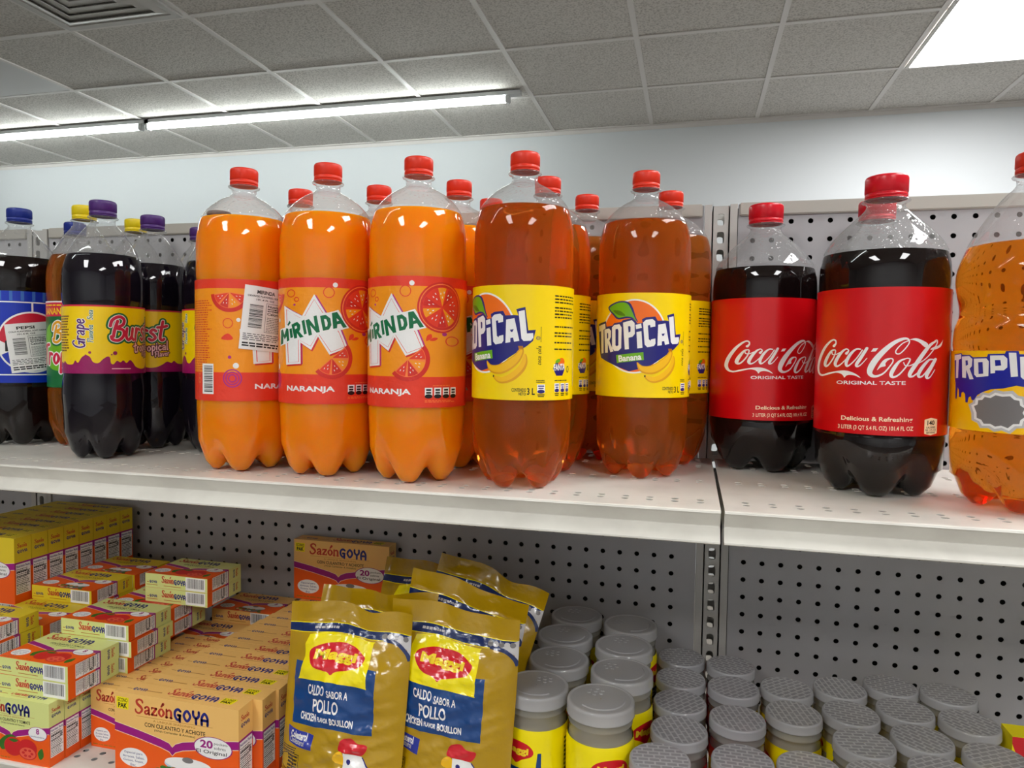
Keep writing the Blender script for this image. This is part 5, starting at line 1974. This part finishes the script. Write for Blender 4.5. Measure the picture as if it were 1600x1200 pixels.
def jar(parts, name, x, y, turn, label, group):
    o = tag(empty(name, (x, y, ZL), facing(x, y) + turn), label, 'jar', group)
    for k in ('jar_body', 'contents', 'label_wrap', 'lid'):
        new_obj(k, parts[k], o)
    return o


G = 'tall clear-lidded jars'
for x, y, tn, t in ((-.1665, -.286, -.62, 'tall yellow jar with clear lid right beside the front golden pouch'),
                    (-.0912, -.2995, .34, 'tall yellow jar at the very front, its lid catching the light'),
                    (-.0755, -.2235, .9, 'tall yellow jar second in the row beside the short jars'),
                    (-.1545, -.2095, .5, 'tall jar second in the row beside the pouches'),
                    (-.0800, -.1480, .2, 'tall jar third in the row beside the short jars'),
                    (-.1600, -.1335, .2, 'tall jar third in the row beside the pouches'),
                    (-.0775, -.0720, 1.2, 'rearmost tall jar in the row beside the short jars, yellow edge showing'),
                    (-.1560, -.0580, .2, 'rearmost tall jar in the row beside the pouches')):
    jar(JT, 'bouillon_jar', x, y, tn, t, G)
cols = ((-.0072, (-.0690, -.1345, -.2000, -.2655, -.3310), JR, 'the column beside the tall jars'),
        (.0580, (-.0775, -.1430, -.2220, -.3100), JR, 'the second column from the tall jars'),
        (.1230, (-.1270, -.1920, -.3060), JY, 'the third column from the tall jars'),
        (.1885, (-.1085, -.1735, -.2400, -.3050), JY, 'the fourth column from the tall jars'),
        (.2530, (-.0830, -.1480, -.2130, -.2780, -.3430), JY, 'the fifth column from the tall jars'),
        (.3175, (-.0890, -.1590, -.2350, -.3050), JY, 'the column furthest from them'))
for ci, (x, ys, P, wd) in enumerate(cols):
    for k, y in enumerate(ys):
        n = len(ys)
        pos = 'rearmost' if k == 0 else ('front' if k == n - 1 else ('second', 'third', 'fourth')[k - 1] + ' from the back')
        cl = 'red' if P is JR else 'yellow'
        jar(P, 'seasoning_jar', x - (.018 if (ci == 0 and k == 4) else 0), y, (0.4, -.5, .9, -1.2, .1)[(ci + k) % 5], 'short %s jar, %s in %s' % (cl, pos, wd), 'short jars with embossed lids')

# yellow and red packet at the lower right corner
a = Art()
a.poly(cr([(0, 86), (22, 86), (24, 74), (18, 66), (20, 52), (34, 40), (60, 34), (95, 34), (95, 26), (52, 26), (24, 36), (8, 60), (0, 78)], 4, True), 'maggired')
a.smalltext(40, 60, 88, 76, 3, 'ban3', seed=2)
bm = bmesh.new()
mm = []
for f in ('front', 'back', 'left', 'right', 'top'):
    art = a if f in ('front', 'back') else Art()
    W, H = {'front': (96, 86), 'back': (96, 86), 'left': (30, 86), 'right': (30, 86), 'top': (96, 30)}[f]
    me = art.build(f, [(0, 0, W, H, 'lemon')], 'carton', face_map(.096, .030, .086, f), None, None, smooth=False)
    off = []
    for m in me.materials:
        if m not in mm:
            mm.append(m)
        off.append(mm.index(m))
    n = len(bm.faces)
    bm.from_mesh(me)
    bm.faces.ensure_lookup_table()
    for f2 in bm.faces[n:]:
        f2.material_index = off[f2.material_index]
o = new_obj('seasoning_carton', bm_mesh('printed_carton', bm, mm, False, recalc=False), None, (.401, -.165, ZL), (0, 0, 0))
tag(o, 'yellow packet with a red flourish, cut off at the lower right corner', 'carton')
